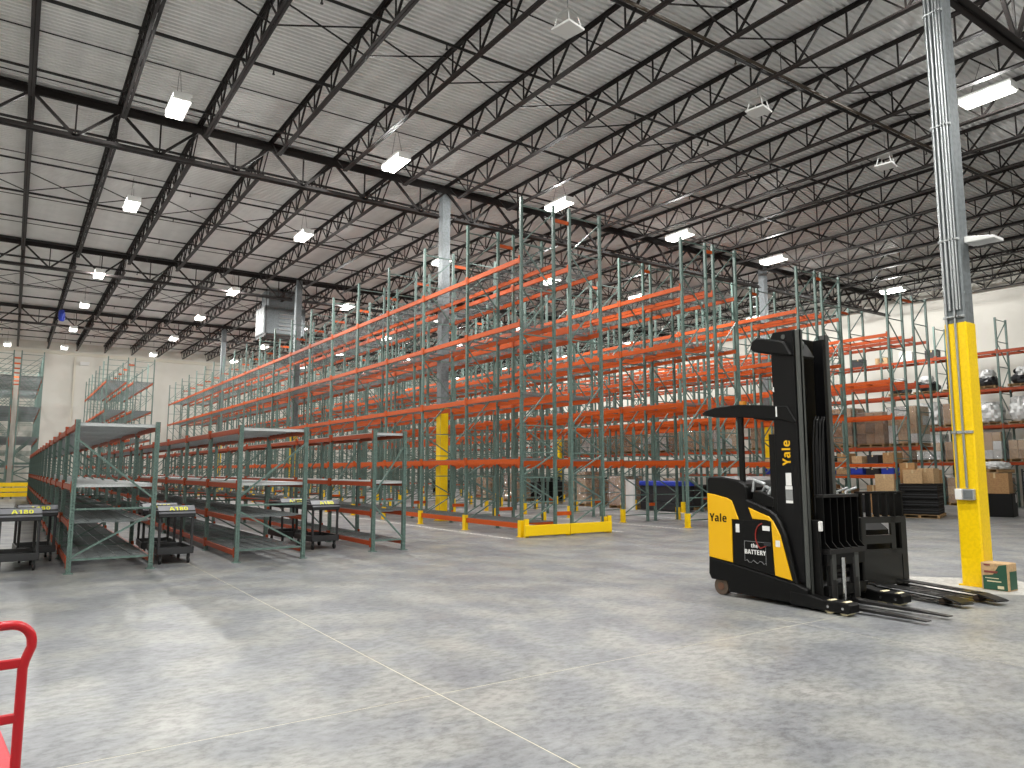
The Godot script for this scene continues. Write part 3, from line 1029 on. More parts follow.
func build_reach_truck() -> void:
	# the side view is laid out in world z and y, x from 8.08 (left flank) to 9.42
	var t := thing("reach_truck", "black and yellow stand up reach truck with tall mast, battery label on its flank", "forklift", Vector3(8.7, 0, -6.0))
	var off := Vector3(-8.7, 0, 6.0)
	var XL := 8.08
	var XR := 9.42
	var add := func(called: String, st: SurfaceTool, m: Material, parent: Node = t) -> MeshInstance3D:
		var o := part(called, st, m, parent)
		if parent == t: o.position = off
		return o
	var st := mb()
	prism(st, v2([[-7.02, 0.5], [-7.03, 0.27], [-6.99, 0.2], [-6.72, 0.2], [-6.7, 0.06], [-5.52, 0.05], [-5.5, 0.24], [-5.66, 0.29]]), XL, XR, 0.015)
	add.call("chassis", st, M.black_matte)
	st = mb()
	prism(st, v2([[-7.03, 1.56], [-6.99, 1.6], [-6.78, 1.595], [-6.48, 1.55], [-6.385, 1.5], [-6.36, 1.46], [-6.36, 1.3], [-6.14, 1.225], [-6.0, 1.17], [-5.92, 1.12], [-5.85, 1.02], [-5.78, 0.86], [-5.65, 0.28], [-7.02, 0.49]]), XL + 0.015, XR - 0.015, 0.02)
	add.call("body", st, M.black)
	# yellow panels, proud of the body on both flanks
	for s in [0, 1]:
		var x := XL if s == 0 else XR - 0.03
		st = mb()
		prism(st, v2([[-7.015, 1.365], [-6.9, 1.352], [-6.79, 1.33], [-6.68, 1.31], [-6.6, 1.275], [-6.495, 1.03], [-6.61, 1.03], [-6.615, 0.455], [-7.015, 0.5]]), x, x + 0.03, 0.006)
		var p: MeshInstance3D = add.call("rear_panel", st, M.truck_yellow)
		st = mb()
		prism(st, v2([[-6.33, 1.195], [-6.14, 1.13], [-6.02, 1.095], [-5.95, 1.03], [-5.86, 0.87], [-5.715, 0.325], [-5.955, 0.36], [-5.985, 1.03], [-6.06, 1.045], [-6.27, 1.05]]), x, x + 0.03, 0.006)
		add.call("front_panel", st, M.truck_yellow)
		st = mb()
		prism(st, v2([[-6.595, 1.0], [-6.57, 1.025], [-6.03, 1.035], [-6.0, 1.01], [-5.97, 0.37], [-6.6, 0.455]]), x + 0.008, x + 0.026, 0.004)
		add.call("battery_cover", st, M.black_matte)
		if s == 0:
			lettering("lettering", "Yale", 0.105, M.black, p, Vector3(XL - 0.001, 1.035, -6.83), Basis(Vector3.UP, -PI / 2))
	# battery cover details: labels, red lead
	decal("white_label", M.white, t, XL + 0.006, -6.545, -6.485, 0.86, 0.97).position = off
	decal("white_label", M.white, t, XL + 0.006, -6.12, -6.01, 0.91, 0.97).position = off
	decal("white_label", M.white, t, XL - 0.001, -5.925, -5.86, 0.72, 0.8).position = off
	st = mb()
	var loop := []
	for k in 9:
		var a := PI * (0.55 + 0.8 * k / 8.0)
		loop.append(Vector3(XL + 0.0, 0.83 + 0.17 * sin(a), -6.1 + 0.13 * cos(a)))
	loop.append(Vector3(XL + 0.0, 0.72, -6.06))
	tube(st, loop, 0.008, 6)
	add.call("battery_lead", st, M.red_hose)
	st = mb()
	cbox(st, Vector3(XL + 0.005, 0.74, -6.05), Vector3(0.03, 0.05, 0.1), 0.006)
	add.call("connector", st, M.dark_goods)
	# battery sign: grey frame, white word
	st = mb()
	for q in [[-6.415, -6.41, 0.5, 0.76], [-6.085, -6.08, 0.47, 0.74], [-6.415, -6.08, 0.755, 0.76]]:
		bx(st, XL + 0.004, XL + 0.007, q[2], q[3], q[0], q[1])
	for k in 10:
		var z := -6.41 + 0.033 * k
		bar(st, Vector3(XL + 0.006, 0.5 + 0.02 * sin(k * 1.9), z), Vector3(XL + 0.006, 0.5 + 0.02 * sin((k + 1) * 1.9) - 0.003, z + 0.033), 0.012, 0.003)
	var sg: MeshInstance3D = add.call("battery_sign", st, M.label_grey)
	lettering("lettering", "BATTERY", 0.058, M.white, sg, Vector3(XL + 0.002, 0.622, -6.247), Basis(Vector3.UP, -PI / 2))
	lettering("lettering", "the", 0.05, M.white, sg, Vector3(XL + 0.002, 0.705, -6.25), Basis(Vector3.UP, -PI / 2))
	# rear wheel
	for x in [8.12, 9.28]:
		st = mb()
		cyl(st, Vector3(x, 0.115, -6.85), Vector3(x + 0.1, 0.115, -6.85), 0.115, 24)
		var w: MeshInstance3D = add.call("rear_wheel", st, M.tread)
		st = mb()
		cyl(st, Vector3(x - 0.008, 0.115, -6.85), Vector3(x + 0.108, 0.115, -6.85), 0.05, 16)
		part("hub", st, mat("6b4a38", 0.6, 0.2), w)
	# base legs with load wheels
	for x in [[XL - 0.005, XL + 0.19], [9.22, 9.425]]:
		st = mb()
		prism(st, v2([[-5.75, 0.035], [-5.75, 0.2], [-5.5, 0.19], [-5.3, 0.155], [-4.98, 0.155], [-4.955, 0.13], [-4.955, 0.05], [-5.0, 0.03]]), x[0], x[1], 0.012)
		var leg: MeshInstance3D = add.call("base_leg", st, M.black)
		for z in [-5.05, -5.24]:
			st = mb()
			cyl(st, Vector3(x[0] + 0.03, 0.082, z), Vector3(x[1] - 0.03, 0.082, z), 0.08, 18)
			part("load_wheel", st, M.print_cream, leg)
			st = mb()
			cyl(st, Vector3(x[0] - 0.004, 0.085, z), Vector3(x[1] + 0.004, 0.085, z), 0.016, 10)
			part("axle_end", st, M.chrome, leg)
	# operator's compartment
	st = mb()
	prism(st, v2([[-6.34, 1.25], [-6.3, 1.42], [-6.14, 1.4], [-5.98, 1.33], [-5.98, 1.2], [-6.1, 1.2]]), 8.16, 8.9, 0.015)
	add.call("dashboard", st, M.black_matte)
	for q in [[[8.2, 1.4, -6.33], [8.2, 1.55, -6.3], [8.24, 1.5, -6.17]], [[8.24, 1.38, -6.22], [8.24, 1.47, -6.16], [8.22, 1.44, -6.08]], [[8.2, 1.34, -6.1], [8.2, 1.48, -6.02], [8.3, 1.46, -6.0]], [[8.5, 1.4, -6.14], [8.5, 1.5, -6.2], [8.6, 1.48, -6.14]], [[8.22, 1.38, -6.08], [8.22, 1.5, -6.02], [8.34, 1.5, -5.98]]]:
		st = mb()
		var pl := []
		for v in q: pl.append(Vector3(v[0], v[1], v[2]))
		tube(st, pl, 0.026, 8)
		add.call("control_lever", st, M.galv)
	st = mb()
	cbox(st, Vector3(8.75, 1.15, -6.42), Vector3(1.1, 0.7, 0.1), 0.03)
	add.call("back_pad", st, M.rubber)
	# overhead guard
	for x in [8.14, 9.26]:
		st = mb()
		var side := [[-7.12, 2.49], [-7.05, 2.53], [-6.88, 2.56], [-6.5, 2.575], [-6.16, 2.545], [-5.72, 2.5], [-5.6, 2.3], [-5.62, 2.27], [-5.83, 2.33], [-6.4, 2.39], [-6.89, 2.42], [-7.1, 2.46]]
		if x > 9.0: side = [[-7.12, 2.49], [-7.05, 2.53], [-6.88, 2.56], [-6.5, 2.575], [-6.16, 2.545], [-5.96, 2.52], [-5.96, 2.35], [-6.4, 2.39], [-6.89, 2.42], [-7.1, 2.46]]
		prism(st, v2(side), x, x + 0.06, 0.01)
		add.call("guard_side", st, M.black_matte)
	for k in 7:
		st = mb()
		var z := -7.05 + 0.19 * k
		box(st, Vector3(8.73, 2.5 + 0.02 * sin(k * 0.5), z), Vector3(1.08, 0.05, 0.035))
		add.call("guard_bar", st, M.black_matte)
	decal("white_label", M.white, t, 8.137, -5.885, -5.865, 2.37, 2.5).position = off
	for x in [8.19, 9.25]:
		st = mb()
		cbox(st, Vector3(x, 1.95, -6.485), Vector3(0.055, 0.95, 0.075), 0.01)
		add.call("guard_post", st, M.black)
	st = mb()
	tube(st, [Vector3(8.22, 2.4, -6.56), Vector3(8.22, 2.3, -6.53), Vector3(8.22, 2.28, -6.5)], 0.022, 6)
	add.call("work_light", st, M.dark_goods)
	st = mb()
	cyl(st, Vector3(8.4, 2.56, -6.6), Vector3(8.4, 2.64, -6.6), 0.05, 14)
	add.call("beacon", st, M.amber)
	# mast: flank plate, outer channels, inner channels, chains and hoses
	st = mb()
	prism(st, v2([[-5.94, 0.3], [-5.94, 3.42], [-5.9, 3.48], [-5.6, 3.47], [-5.56, 0.3]]), 8.16, 8.22, 0.008)
	var plate: MeshInstance3D = add.call("mast_plate", st, M.mast_black)
	st = mb()
	bx(st, 8.17, 8.2, 1.0, 2.15, -6.03, -5.93)
	add.call("mast_cover", st, M.black)
	lettering("lettering", "Yale", 0.115, M.truck_yellow, plate, Vector3(8.158, 1.905, -5.765), Basis(Vector3.UP, -PI / 2) * Basis(Vector3.BACK, PI / 2))
	for q in [[1.49, 1.65, "white", 0.0], [1.44, 1.485, "white", 0.01], [1.31, 1.435, "label_grey", 0.01], [1.27, 1.305, "white", 0.01]]:
		decal("warning_label", M[q[2]], t, 8.157, -5.79 - q[3], -5.71 + q[3], q[0], q[1]).position = off
	decal("small_mark", M.white, t, 8.157, -5.925, -5.91, 2.7, 2.76).position = off
	for x in [[8.15, 8.2, -5.575, -5.49, 3.46], [8.98, 9.06, -5.77, -5.67, 3.5]]:
		st = mb()
		bx(st, x[0], x[1], 0.12, x[4], x[3] - 0.012, x[3])
		bx(st, x[0], x[1], 0.12, x[4], x[2], x[2] + 0.012)
		bx(st, x[0], x[0] + 0.015, 0.12, x[4], x[2], x[3])
		add.call("outer_channel", st, M.mast_steel)
	for x in [[8.3, 8.37], [8.86, 8.93]]:
		st = mb()
		bx(st, x[0], x[1], 0.15, 3.42, -5.78, -5.64)
		add.call("inner_channel", st, M.mast_black)
	for y in [0.35, 1.2, 2.35, 3.36]:
		st = mb()
		bx(st, 8.22, 9.04, y - 0.05, y + 0.05, -5.92, -5.86)
		add.call("mast_crossmember", st, M.mast_black)
	st = mb()
	bx(st, 8.42, 9.0, 0.3, 3.44, -5.86, -5.84)
	add.call("mast_shield", st, M.mast_black)
	for x in [8.5, 8.9]:
		st = mb()
		cyl(st, Vector3(x, 0.2, -5.76), Vector3(x, 3.2, -5.76), 0.042, 14)
		add.call("lift_cylinder", st, M.mast_black)
	for x in [8.6, 8.66, 8.74, 8.8]:
		st = mb()
		tube(st, [Vector3(x, 0.6, -5.7), Vector3(x, 2.0, -5.68), Vector3(x + 0.02, 2.3, -5.66), Vector3(x + 0.06, 2.38, -5.66), Vector3(x + 0.09, 2.3, -5.67), Vector3(x + 0.09, 1.2, -5.69)], 0.012, 6)
		add.call("hydraulic_hose", st, M.rubber)
	st = mb()
	cyl(st, Vector3(8.36, 3.3, -5.68), Vector3(8.42, 3.3, -5.68), 0.07, 16)
	add.call("chain_wheel", st, M.mast_steel)
	# visor at the mast head
	st = mb()
	prism(st, v2([[-6.2, 3.4], [-6.23, 3.3], [-6.17, 3.25], [-5.62, 3.13], [-5.6, 3.15], [-5.7, 3.33], [-5.78, 3.36], [-6.12, 3.44]]), 8.1, 8.62, 0.02)
	add.call("mast_visor", st, M.black_matte)
	st = mb()
	cyl(st, Vector3(8.15, 3.4, -5.74), Vector3(8.165, 3.4, -5.74), 0.03, 12)
	add.call("bolt_head", st, M.mast_steel)
	# reach carriage and load backrest
	for k in 6:
		st = mb()
		var x := 8.33 + 0.15 * k
		prism(st, v2([[-5.5, 0.72], [-5.5, 1.37], [-5.4, 1.37], [-5.4, 0.8], [-5.33, 0.72]]), x, x + 0.014, 0.0)
		add.call("backrest_bar", st, M.black)
	st = mb()
	bx(st, 8.32, 9.1, 1.345, 1.38, -5.51, -5.39)
	add.call("backrest_top", st, M.fork)
	st = mb()
	bx(st, 8.32, 9.1, 0.66, 0.72, -5.5, -5.33)
	add.call("backrest_ledge", st, M.fork)
	st = mb()
	bx(st, 8.3, 9.12, 0.52, 0.66, -5.42, -5.36)
	bx(st, 8.3, 9.12, 0.16, 0.28, -5.42, -5.36)
	add.call("carriage_plate", st, M.black)
	for x in [8.24, 9.16]:
		st = mb()
		cbox(st, Vector3(x, 0.6, -5.46), Vector3(0.05, 0.95, 0.12), 0.01)
		add.call("carriage_side", st, M.black)
	st = mb()
	cbox(st, Vector3(8.24, 1.0, -5.39), Vector3(0.06, 0.12, 0.03), 0.006)
	add.call("carriage_bracket", st, M.white)
	for x in [8.44, 8.93]:
		st = mb()
		cbox(st, Vector3(x, 0.4, -5.4), Vector3(0.1, 0.6, 0.09), 0.01)
		add.call("fork_hanger", st, M.mast_steel)
	st = mb()
	cyl(st, Vector3(8.53, 0.1, -5.3), Vector3(8.53, 0.62, -5.3), 0.026, 14)
	add.call("shift_cylinder", st, M.chrome)
	for y in [0.25, 0.38, 0.48]:
		st = mb()
		cyl(st, Vector3(8.5, y, -5.46), Vector3(8.95, y, -5.46), 0.035, 10)
		add.call("cross_cylinder", st, M.mast_black)
	for x in [8.36, 8.84]:
		st = mb()
		prism(st, v2([[-5.4, 0.035], [-5.4, 0.6], [-5.36, 0.6], [-5.35, 0.1], [-5.3, 0.078], [-4.6, 0.065], [-4.25, 0.048], [-4.24, 0.04], [-4.26, 0.034]]), x, x + 0.105, 0.004)
		add.call("fork", st, M.fork)

func build_second_truck() -> void:
	# the second truck stands just behind the first, forks slightly turned
	var t := thing("pallet_truck", "second black truck behind the reach truck, olive front plate and broad pallet forks", "forklift", Vector3(10.45, 0, -5.85), -0.25)
	var st := mb()
	# upright front plate with window opening (x across, z to the front)
	for q in [[-0.43, -0.33, 0.06, 1.02], [0.14, 0.22, 0.5, 1.02], [0.33, 0.43, 0.06, 1.02]]:
		bx(st, q[0], q[1], q[2], q[3], -0.02, 0.02)
	bx(st, -0.33, 0.33, 0.93, 1.02, -0.02, 0.02)
	bx(st, -0.33, 0.33, 0.48, 0.56, -0.02, 0.02)
	bx(st, -0.33, 0.14, 0.64, 0.76, -0.02, 0.02)
	bx(st, -0.33, 0.33, 0.06, 0.48, -0.03, 0.01)
	part("front_plate", st, M.olive, t)
	for k in 6:
		st = mb()
		bx(st, -0.4 + 0.15 * k, -0.37 + 0.15 * k, 1.02, 1.36, -0.05, 0.03)
		part("backrest_bar", st, M.black, t)
	st = mb()
	bx(st, -0.43, 0.43, 1.35, 1.38, -0.06, 0.03)
	part("backrest_top", st, M.black, t)
	for s in [-1, 1]:
		st = mb()
		cbox(st, Vector3(s * 0.42, 0.7, -0.12), Vector3(0.05, 1.3, 0.2), 0.012)
		part("plate_side", st, M.black, t)
	# body behind the plate
	st = mb()
	prism(st, v2([[-1.75, 0.06], [-1.75, 1.3], [-1.6, 1.4], [-1.25, 1.38], [-1.15, 0.95], [-0.5, 0.9], [-0.35, 0.8], [-0.3, 0.06]]), -0.5, 0.5, 0.02)
	part("body", st, M.black_matte, t)
	st = mb()
	prism(st, v2([[-1.7, 0.5], [-1.7, 1.2], [-1.35, 1.15], [-1.3, 0.5]]), -0.515, -0.495, 0.004)
	part("side_panel", st, M.truck_yellow, t)
	var sg := lettering("battery_sign", "BATTERY", 0.06, M.white, t, Vector3(-0.512, 0.6, -0.62), Basis(Vector3.UP, -PI / 2))
	st = mb()
	cbox(st, Vector3(-0.1, 1.02, -0.75), Vector3(0.7, 0.25, 0.35), 0.03)
	part("dashboard", st, M.black_matte, t)
	for q in [[-0.35, -0.7], [-0.15, -0.62], [0.1, -0.7]]:
		st = mb()
		tube(st, [Vector3(q[0], 1.1, q[1]), Vector3(q[0], 1.36, q[1] - 0.06), Vector3(q[0] + 0.12, 1.42, q[1] + 0.04)], 0.02, 8)
		part("control_lever", st, M.galv, t)
	for s in [-1, 1]:
		st = mb()
		var x0: float = s * 0.3 - 0.11
		prism(st, v2([[0.0, 0.04], [0.0, 0.125], [1.25, 0.115], [1.48, 0.075], [1.52, 0.06], [1.5, 0.045], [1.3, 0.035]]), x0, x0 + 0.22, 0.012)
		var f := part("pallet_fork", st, M.black, t)
		for z in [0.62, 0.86, 1.12]:
			st = mb()
			bx(st, x0 + 0.06, x0 + 0.16, 0.112, 0.122, z, z + 0.09)
			part("slot", st, M.rubber, f)
		st = mb()
		cyl(st, Vector3(x0 + 0.04, 0.045, 1.2), Vector3(x0 + 0.18, 0.045, 1.2), 0.043, 14)
		part("load_wheel", st, M.tread, f)
	for s in [-1, 1]:
		st = mb()
		cyl(st, Vector3(s * 0.4 - 0.05, 0.1, -1.5), Vector3(s * 0.4 + 0.05, 0.1, -1.5), 0.1, 16)
		part("rear_wheel", st, M.tread, t)

# ------------------------------------------------------------------ goods
var rng := RandomNumberGenerator.new()

func pallet(st: SurfaceTool, w: float, d: float) -> void:
	for k in 5:
		var x := -w / 2 + 0.05 + (w - 0.1) * k / 4.0
		bx(st, x - 0.045, x + 0.045, 0.1, 0.12, -d / 2, d / 2)
	for k in 3:
		var z := -d / 2 + 0.05 + (d - 0.1) * k / 2.0
		bx(st, -w / 2, w / 2, 0.02, 0.1, z - 0.04, z + 0.04)
	for k in 3:
		var x := -w / 2 + 0.05 + (w - 0.1) * k / 2.0
		bx(st, x - 0.045, x + 0.045, 0.0, 0.02, -d / 2, d / 2)

func pallet_load(label: String, at: Vector3, w: float, d: float, h: float, style: String, group := "loaded pallets on the racks") -> void:
	var t := thing("pallet_load", label, "pallet", at, rng.randf_range(-0.05, 0.05), group)
	var st := mb()
	pallet(st, w, d)
	part("pallet", st, M.wood, t)
	var mats: Array = {"brown": [M.carton, M.carton_dark, M.carton], "pale": [M.carton_pale, M.carton], "dark": [M.dark_goods, M.black_matte], "grey": [M.poly, M.carton_pale]}[style]
	var ny := maxi(2, int(h / 0.36))
	var hy := h / ny
	for j in ny:
		for i in 2:
			for k in 3:
				st = mb()
				var sx := w / 2
				var sz := d / 3
				cbox(st, Vector3(-w / 2 + sx * (i + 0.5), 0.125 + hy * (j + 0.5), -d / 2 + sz * (k + 0.5)), Vector3(sx - 0.012 - rng.randf() * 0.02, hy - 0.008, sz - 0.012 - rng.randf() * 0.02), 0.006)
				part("carton", st, mats[rng.randi() % mats.size()], t)
	if style != "dark":
		st = mb()
		cbox(st, Vector3(0, 0.14 + h / 2, 0), Vector3(w + 0.02, h + 0.03, d + 0.02), 0.03)
		part("stretch_film", st, M.film, t)

func carton(label: String, at: Vector3, size: Vector3, turn: float, m: Material, tilt := 0.0, group := "loose cartons") -> Node3D:
	var t := thing("carton", label, "box", at, turn, group)
	t.rotation.z = tilt
	var st := mb()
	cbox(st, Vector3(0, size.y / 2, 0), size, 0.008)
	part("box_body", st, m, t)
	st = mb()
	bx(st, -size.x / 2 - 0.001, size.x / 2 + 0.001, size.y * 0.75, size.y + 0.001, -0.03, 0.03)
	part("packing_tape", st, M.tape, t)
	return t

func bundle(label: String, at: Vector3, size: Vector3, m: Material, sd: int, boxy := 0.55, rough := 0.14) -> void:
	var t := thing("wrapped_bundle", label, "bundle", at, rng.randf_range(-0.3, 0.3), "wrapped bundles on the right wall rack")
	var st := mb()
	pallet(st, size.x, size.z)
	part("pallet", st, M.wood, t)
	st = mb()
	lump(st, size, sd, rough, boxy)
	var o := part("wrapping", st, m, t)
	o.position.y = 0.12

func machine(label: String, at: Vector3, sd: int) -> void:
	var t := thing("machine_part", label, "machine part", at, rng.randf_range(-0.3, 0.3), "dark machine parts on the right wall rack")
	var st := mb()
	pallet(st, 1.15, 1.0)
	part("pallet", st, M.wood, t)
	st = mb()
	lump(st, Vector3(0.95, 0.55, 0.8), sd, 0.2, 0.5, 9)
	var o := part("casing", st, M.dark_goods, t)
	o.position.y = 0.12
	st = mb()
	lump(st, Vector3(0.5, 0.42, 0.5), sd + 7, 0.2, 0.6, 8)
	o = part("wrapped_motor", st, M.poly, t)
	o.position = Vector3(-0.25, 0.5, 0.1)
	st = mb()
	cyl(st, Vector3(0.1, 0.75, -0.2), Vector3(0.5, 0.8, -0.2), 0.13, 14)
	part("drum", st, M.black, t)

func build_goods() -> void:
	rng.seed = 7
	# green printed carton leaning at the near column
	var t := thing("printed_carton", "dark green and tan printed carton on the floor beside the near yellow column", "box", Vector3(11.72, 0, -4.9), 0.03)
	var st := mb()
	cbox(st, Vector3(0, 0.19, 0), Vector3(0.3, 0.38, 0.34), 0.006)
	part("box_body", st, M.carton_pale, t)
	st = mb()
	prism(st, v2([[-0.15, 0.01], [-0.15, 0.2], [-0.02, 0.22], [0.06, 0.35], [0.155, 0.37], [0.155, 0.01]]), -0.154, -0.15, 0.0)
	part("green_print", st, M.print_green, t)
	st = mb()
	bx(st, -0.1, 0.13, 0.02, 0.27, 0.17, 0.174)
	part("green_print", st, M.print_green, t)
	st = mb()
	prism(st, v2([[-0.13, 0.24], [-0.13, 0.27], [0.05, 0.27], [0.03, 0.24]]), -0.1555, -0.15, 0.0)
	prism(st, v2([[-0.13, 0.34], [-0.13, 0.36], [-0.05, 0.36], [-0.05, 0.34]]), -0.1555, -0.15, 0.0)
	part("red_print", st, M.print_red, t)
	st = mb()
	for q in [[-0.12, 0.05, 0.165, 0.175], [-0.1, 0.08, 0.12, 0.135], [0.03, 0.11, 0.03, 0.07]]:
		bx(st, -0.1565, -0.15, q[2], q[3], q[0], q[1])
	part("cream_print", st, M.print_cream, t)

	# rear run of the fourth row: wrapped cartons on the 2.65 m level
	var y := 2.68
	var zz := -15.2
	var names := ["nearest the rack end", "second along the run", "third along the run", "fourth along the run", "fifth along the run", "sixth along the run"]
	for k in 6:
		pallet_load("film wrapped pallet of %s cartons on the fourth rack row, %s" % [["tan", "brown", "grey"][k % 3], names[k]], Vector3(30.9, y, zz - 0.72 - 1.39 * k), 1.05, 1.2, [1.5, 1.35, 1.6, 1.1, 1.4, 1.2][k], ["grey", "brown", "brown", "brown", "grey", "pale"][k])
	# low shelves of the fourth row: blue and brown boxes
	for k in 9:
		var z := -15.2 - 2.78 * (k / 4) - 0.4 - 0.65 * (k % 4)
		var m: Material = [M.blue, M.dark_goods, M.blue, M.carton_pale][k % 4]
		carton("%s on the blue filled low shelf of the fourth row, %s place" % [["deep blue tote", "dark tote", "blue tote", "pale carton"][k % 4], ["first", "second", "third", "fourth", "fifth", "sixth", "seventh", "eighth", "ninth"][k]], Vector3(28.85, 1.515, z), Vector3(0.7, 0.26, 0.52), rng.randf_range(-0.1, 0.1), m, 0.0, "boxes on the fourth row low shelf")
		carton("%s on the upper low shelf of the fourth row, %s place" % [["tan carton", "dark case", "pale carton"][k % 3], ["first", "second", "third", "fourth", "fifth", "sixth", "seventh", "eighth", "ninth"][k]], Vector3(28.9, 1.965, z), Vector3(0.6, [0.42, 0.34, 0.3][k % 3], 0.46), rng.randf_range(-0.1, 0.1), [M.carton, M.dark_goods, M.carton_pale][k % 3], 0.0, "boxes on the fourth row upper low shelf")
		carton("%s on the floor under the fourth row, %s place" % [["brown carton", "tan carton", "dark crate"][k % 3], ["first", "second", "third", "fourth", "fifth", "sixth", "seventh", "eighth", "ninth"][k]], Vector3(28.9, 0.0, z), Vector3(0.8, [0.95, 1.1, 0.7][k % 3], 0.52), rng.randf_range(-0.1, 0.1), [M.carton_dark, M.carton, M.dark_goods][k % 3], 0.0, "boxes on the floor under the fourth row")
	# black crate stack with cartons on top, at the end of the fourth row
	var c := thing("crate_stack_pallet", "wooden pallet under the black crate stack near the fourth rack end", "pallet", Vector3(27.8, 0, -14.0), 0.35)
	st = mb()
	pallet(st, 2.1, 1.3)
	part("boards", st, M.wood, c)
	for j in 4:
		for k in 2:
			var tt := thing("black_crate", "black slatted crate in the stack by the fourth rack end, %s layer %s" % [["bottom", "second", "third", "top"][j], ["rack side", "aisle side"][k]], "crate", Vector3(27.8, 0.122 + 0.27 * j, -14.0) + Basis(Vector3.UP, 0.35) * Vector3(-0.5 + 1.0 * k, 0, 0), 0.35, "black crates in the stack by the fourth rack end")
			st = mb()
			cbox(st, Vector3(0, 0.132, 0), Vector3(0.98, 0.262, 1.2), 0.01)
			part("tub", st, M.black_matte, tt)
			for q in [0.08, 0.17]:
				st = mb()
				bx(st, -0.494, 0.494, q - 0.012, q + 0.012, -0.605, 0.605)
				part("rib", st, M.dark_goods, tt)
	var top := 1.21
	var spots := [[27.2, -14.0, 0.8, 0.5, 0.6, 0.5, 0.0], [27.85, -13.75, 0.55, 0.55, 0.55, 0.1, 0.0], [28.4, -13.95, 0.5, 0.5, 0.6, -0.15, 0.0], [27.75, -14.4, 0.6, 0.75, 0.5, 0.3, 0.0]]
	var cn := ["open tan carton on the black crate stack, nearest the forklift", "flat tan carton on the black crate stack, middle front", "tan carton on the black crate stack, nearest the yellow column", "taller brown carton at the back of the black crate stack"]
	for k in 4:
		var s: Array = spots[k]
		carton(cn[k], Vector3(s[0], top, s[1]), Vector3(s[2], s[3], s[4]), s[5], [M.carton_pale, M.carton_pale, M.carton, M.carton][k], s[6], "cartons on the black crate stack")
	carton("tan carton tipped off the left side of the black crate stack", Vector3(26.0, 0.95, -14.35), Vector3(0.6, 0.6, 0.6), 0.4, M.carton_pale, 0.0, "cartons on the black crate stack")
	t = thing("carton_pedestal", "dark covered pallet left of the black crate stack", "pallet", Vector3(26.0, 0, -14.35), 0.4)
	st = mb()
	pallet(st, 0.9, 0.9)
	part("boards", st, M.wood, t)
	st = mb()
	cbox(st, Vector3(0, 0.53, 0), Vector3(0.85, 0.82, 0.85), 0.02)
	part("cover", st, M.black_matte, t)
	# black case with carton, right of the column
	t = thing("black_case", "low black case with white label on the floor right of the yellow column", "case", Vector3(30.4, 0, -12.5), 0.25)
	st = mb()
	cbox(st, Vector3(0, 0.42, 0), Vector3(1.2, 0.84, 0.95), 0.015)
	part("case_body", st, M.black_matte, t)
	st = mb()
	bx(st, 0.2, 0.4, 0.5, 0.8, 0.475, 0.48)
	part("white_label", st, M.white, t)
	carton("tan carton under white film on the low black case", Vector3(30.3, 0.84, -12.5), Vector3(1.0, 0.75, 0.85), 0.25, M.carton, 0.0, "cartons on the black case")
	bundle("crumpled white film heap on the tan carton right of the column", Vector3(30.3, 1.6, -12.5), Vector3(0.9, 0.3, 0.8), M.poly, 31)
	# right wall rack
	var z := -15.2
	for k in 8:
		var zk := -10.3 - 1.39 * k
		var o := ["first", "second", "third", "fourth", "fifth", "sixth", "seventh", "eighth"][k] as String
		machine("dark machine part with pale wrapped motor, right wall rack upper level, %s place" % o, Vector3(38.4, 5.53, zk), 40 + k)
		if k % 3 != 2:
			bundle("big white plastic wrapped bundle, right wall rack third level, %s place" % o, Vector3(38.4, 3.81, zk), Vector3(1.05, [1.2, 1.0, 1.3][k % 3], 1.05), M.poly, 60 + k)
		else:
			pallet_load("film wrapped carton pallet among white bundles on the right wall rack, %s place" % o, Vector3(38.4, 3.81, zk), 1.05, 1.15, 1.0, "brown")
		pallet_load("%s pallet load on the right wall rack second level, %s place" % [["white film wrapped", "tan carton"][k % 2], o], Vector3(38.4, 2.09, zk), 1.05, 1.15, [1.25, 0.85][k % 2], ["grey", "pale"][k % 2])
	for k in 3:
		pallet_load("carton pallet on the floor under the right wall rack, %s place" % ["first", "second", "third"][k], Vector3(38.4, 0, -15.18 - 0.68 - 1.39 * k), 1.05, 1.15, 1.2, ["brown", "pale", "brown"][k])
	for k in 5:
		carton("small pale box on the top level of the right wall rack, %s place" % ["first", "second", "third", "fourth", "fifth"][k], Vector3(38.3, 7.3, -17.0 - 1.3 * k), Vector3(0.5, 0.35 + 0.08 * (k % 3), 0.6), 0.2, [M.carton_pale, M.dark_goods, M.poly][k % 3], 0.0, "boxes on the top of the right wall rack")
	# rack of flat steel trays on the floor at the picture edge
	t = thing("tray_stack", "stack of steel trays on the floor at the right picture edge", "rack", Vector3(38.4, 0, -13.8))
	for k in 7:
		st = mb()
		cbox(st, Vector3(0, 0.2 + 0.24 * k, 0), Vector3(1.0, 0.06, 1.6), 0.01)
		part("tray", st, M.galv if k % 2 else M.dark_goods, t)
	for s in [[-0.48, -0.78], [0.48, -0.78], [-0.48, 0.78], [0.48, 0.78]]:
		st = mb()
		bx(st, s[0] - 0.03, s[0] + 0.03, 0, 1.75, s[1] - 0.03, s[1] + 0.03)
		part("leg", st, M.dark_goods, t)
	# floor goods seen through the second and third rows
	pallet_load("grey brown wrapped carton tower beside the reach truck's rear", Vector3(17.55, 0, -14.25), 1.0, 0.9, 1.15, "grey", "pallets on the floor between the racks")
	t = thing("tote_stack", "black totes with bright blue lids stacked under the third rack row", "tote", Vector3(22.95, 0, -22.12))
	for k in 3:
		st = mb()
		cbox(st, Vector3(0, 0.2 + 0.34 * k, 0), Vector3(1.0, 0.33, 2.1), 0.02)
		part("tote_body", st, M.dark_goods, t)
	st = mb()
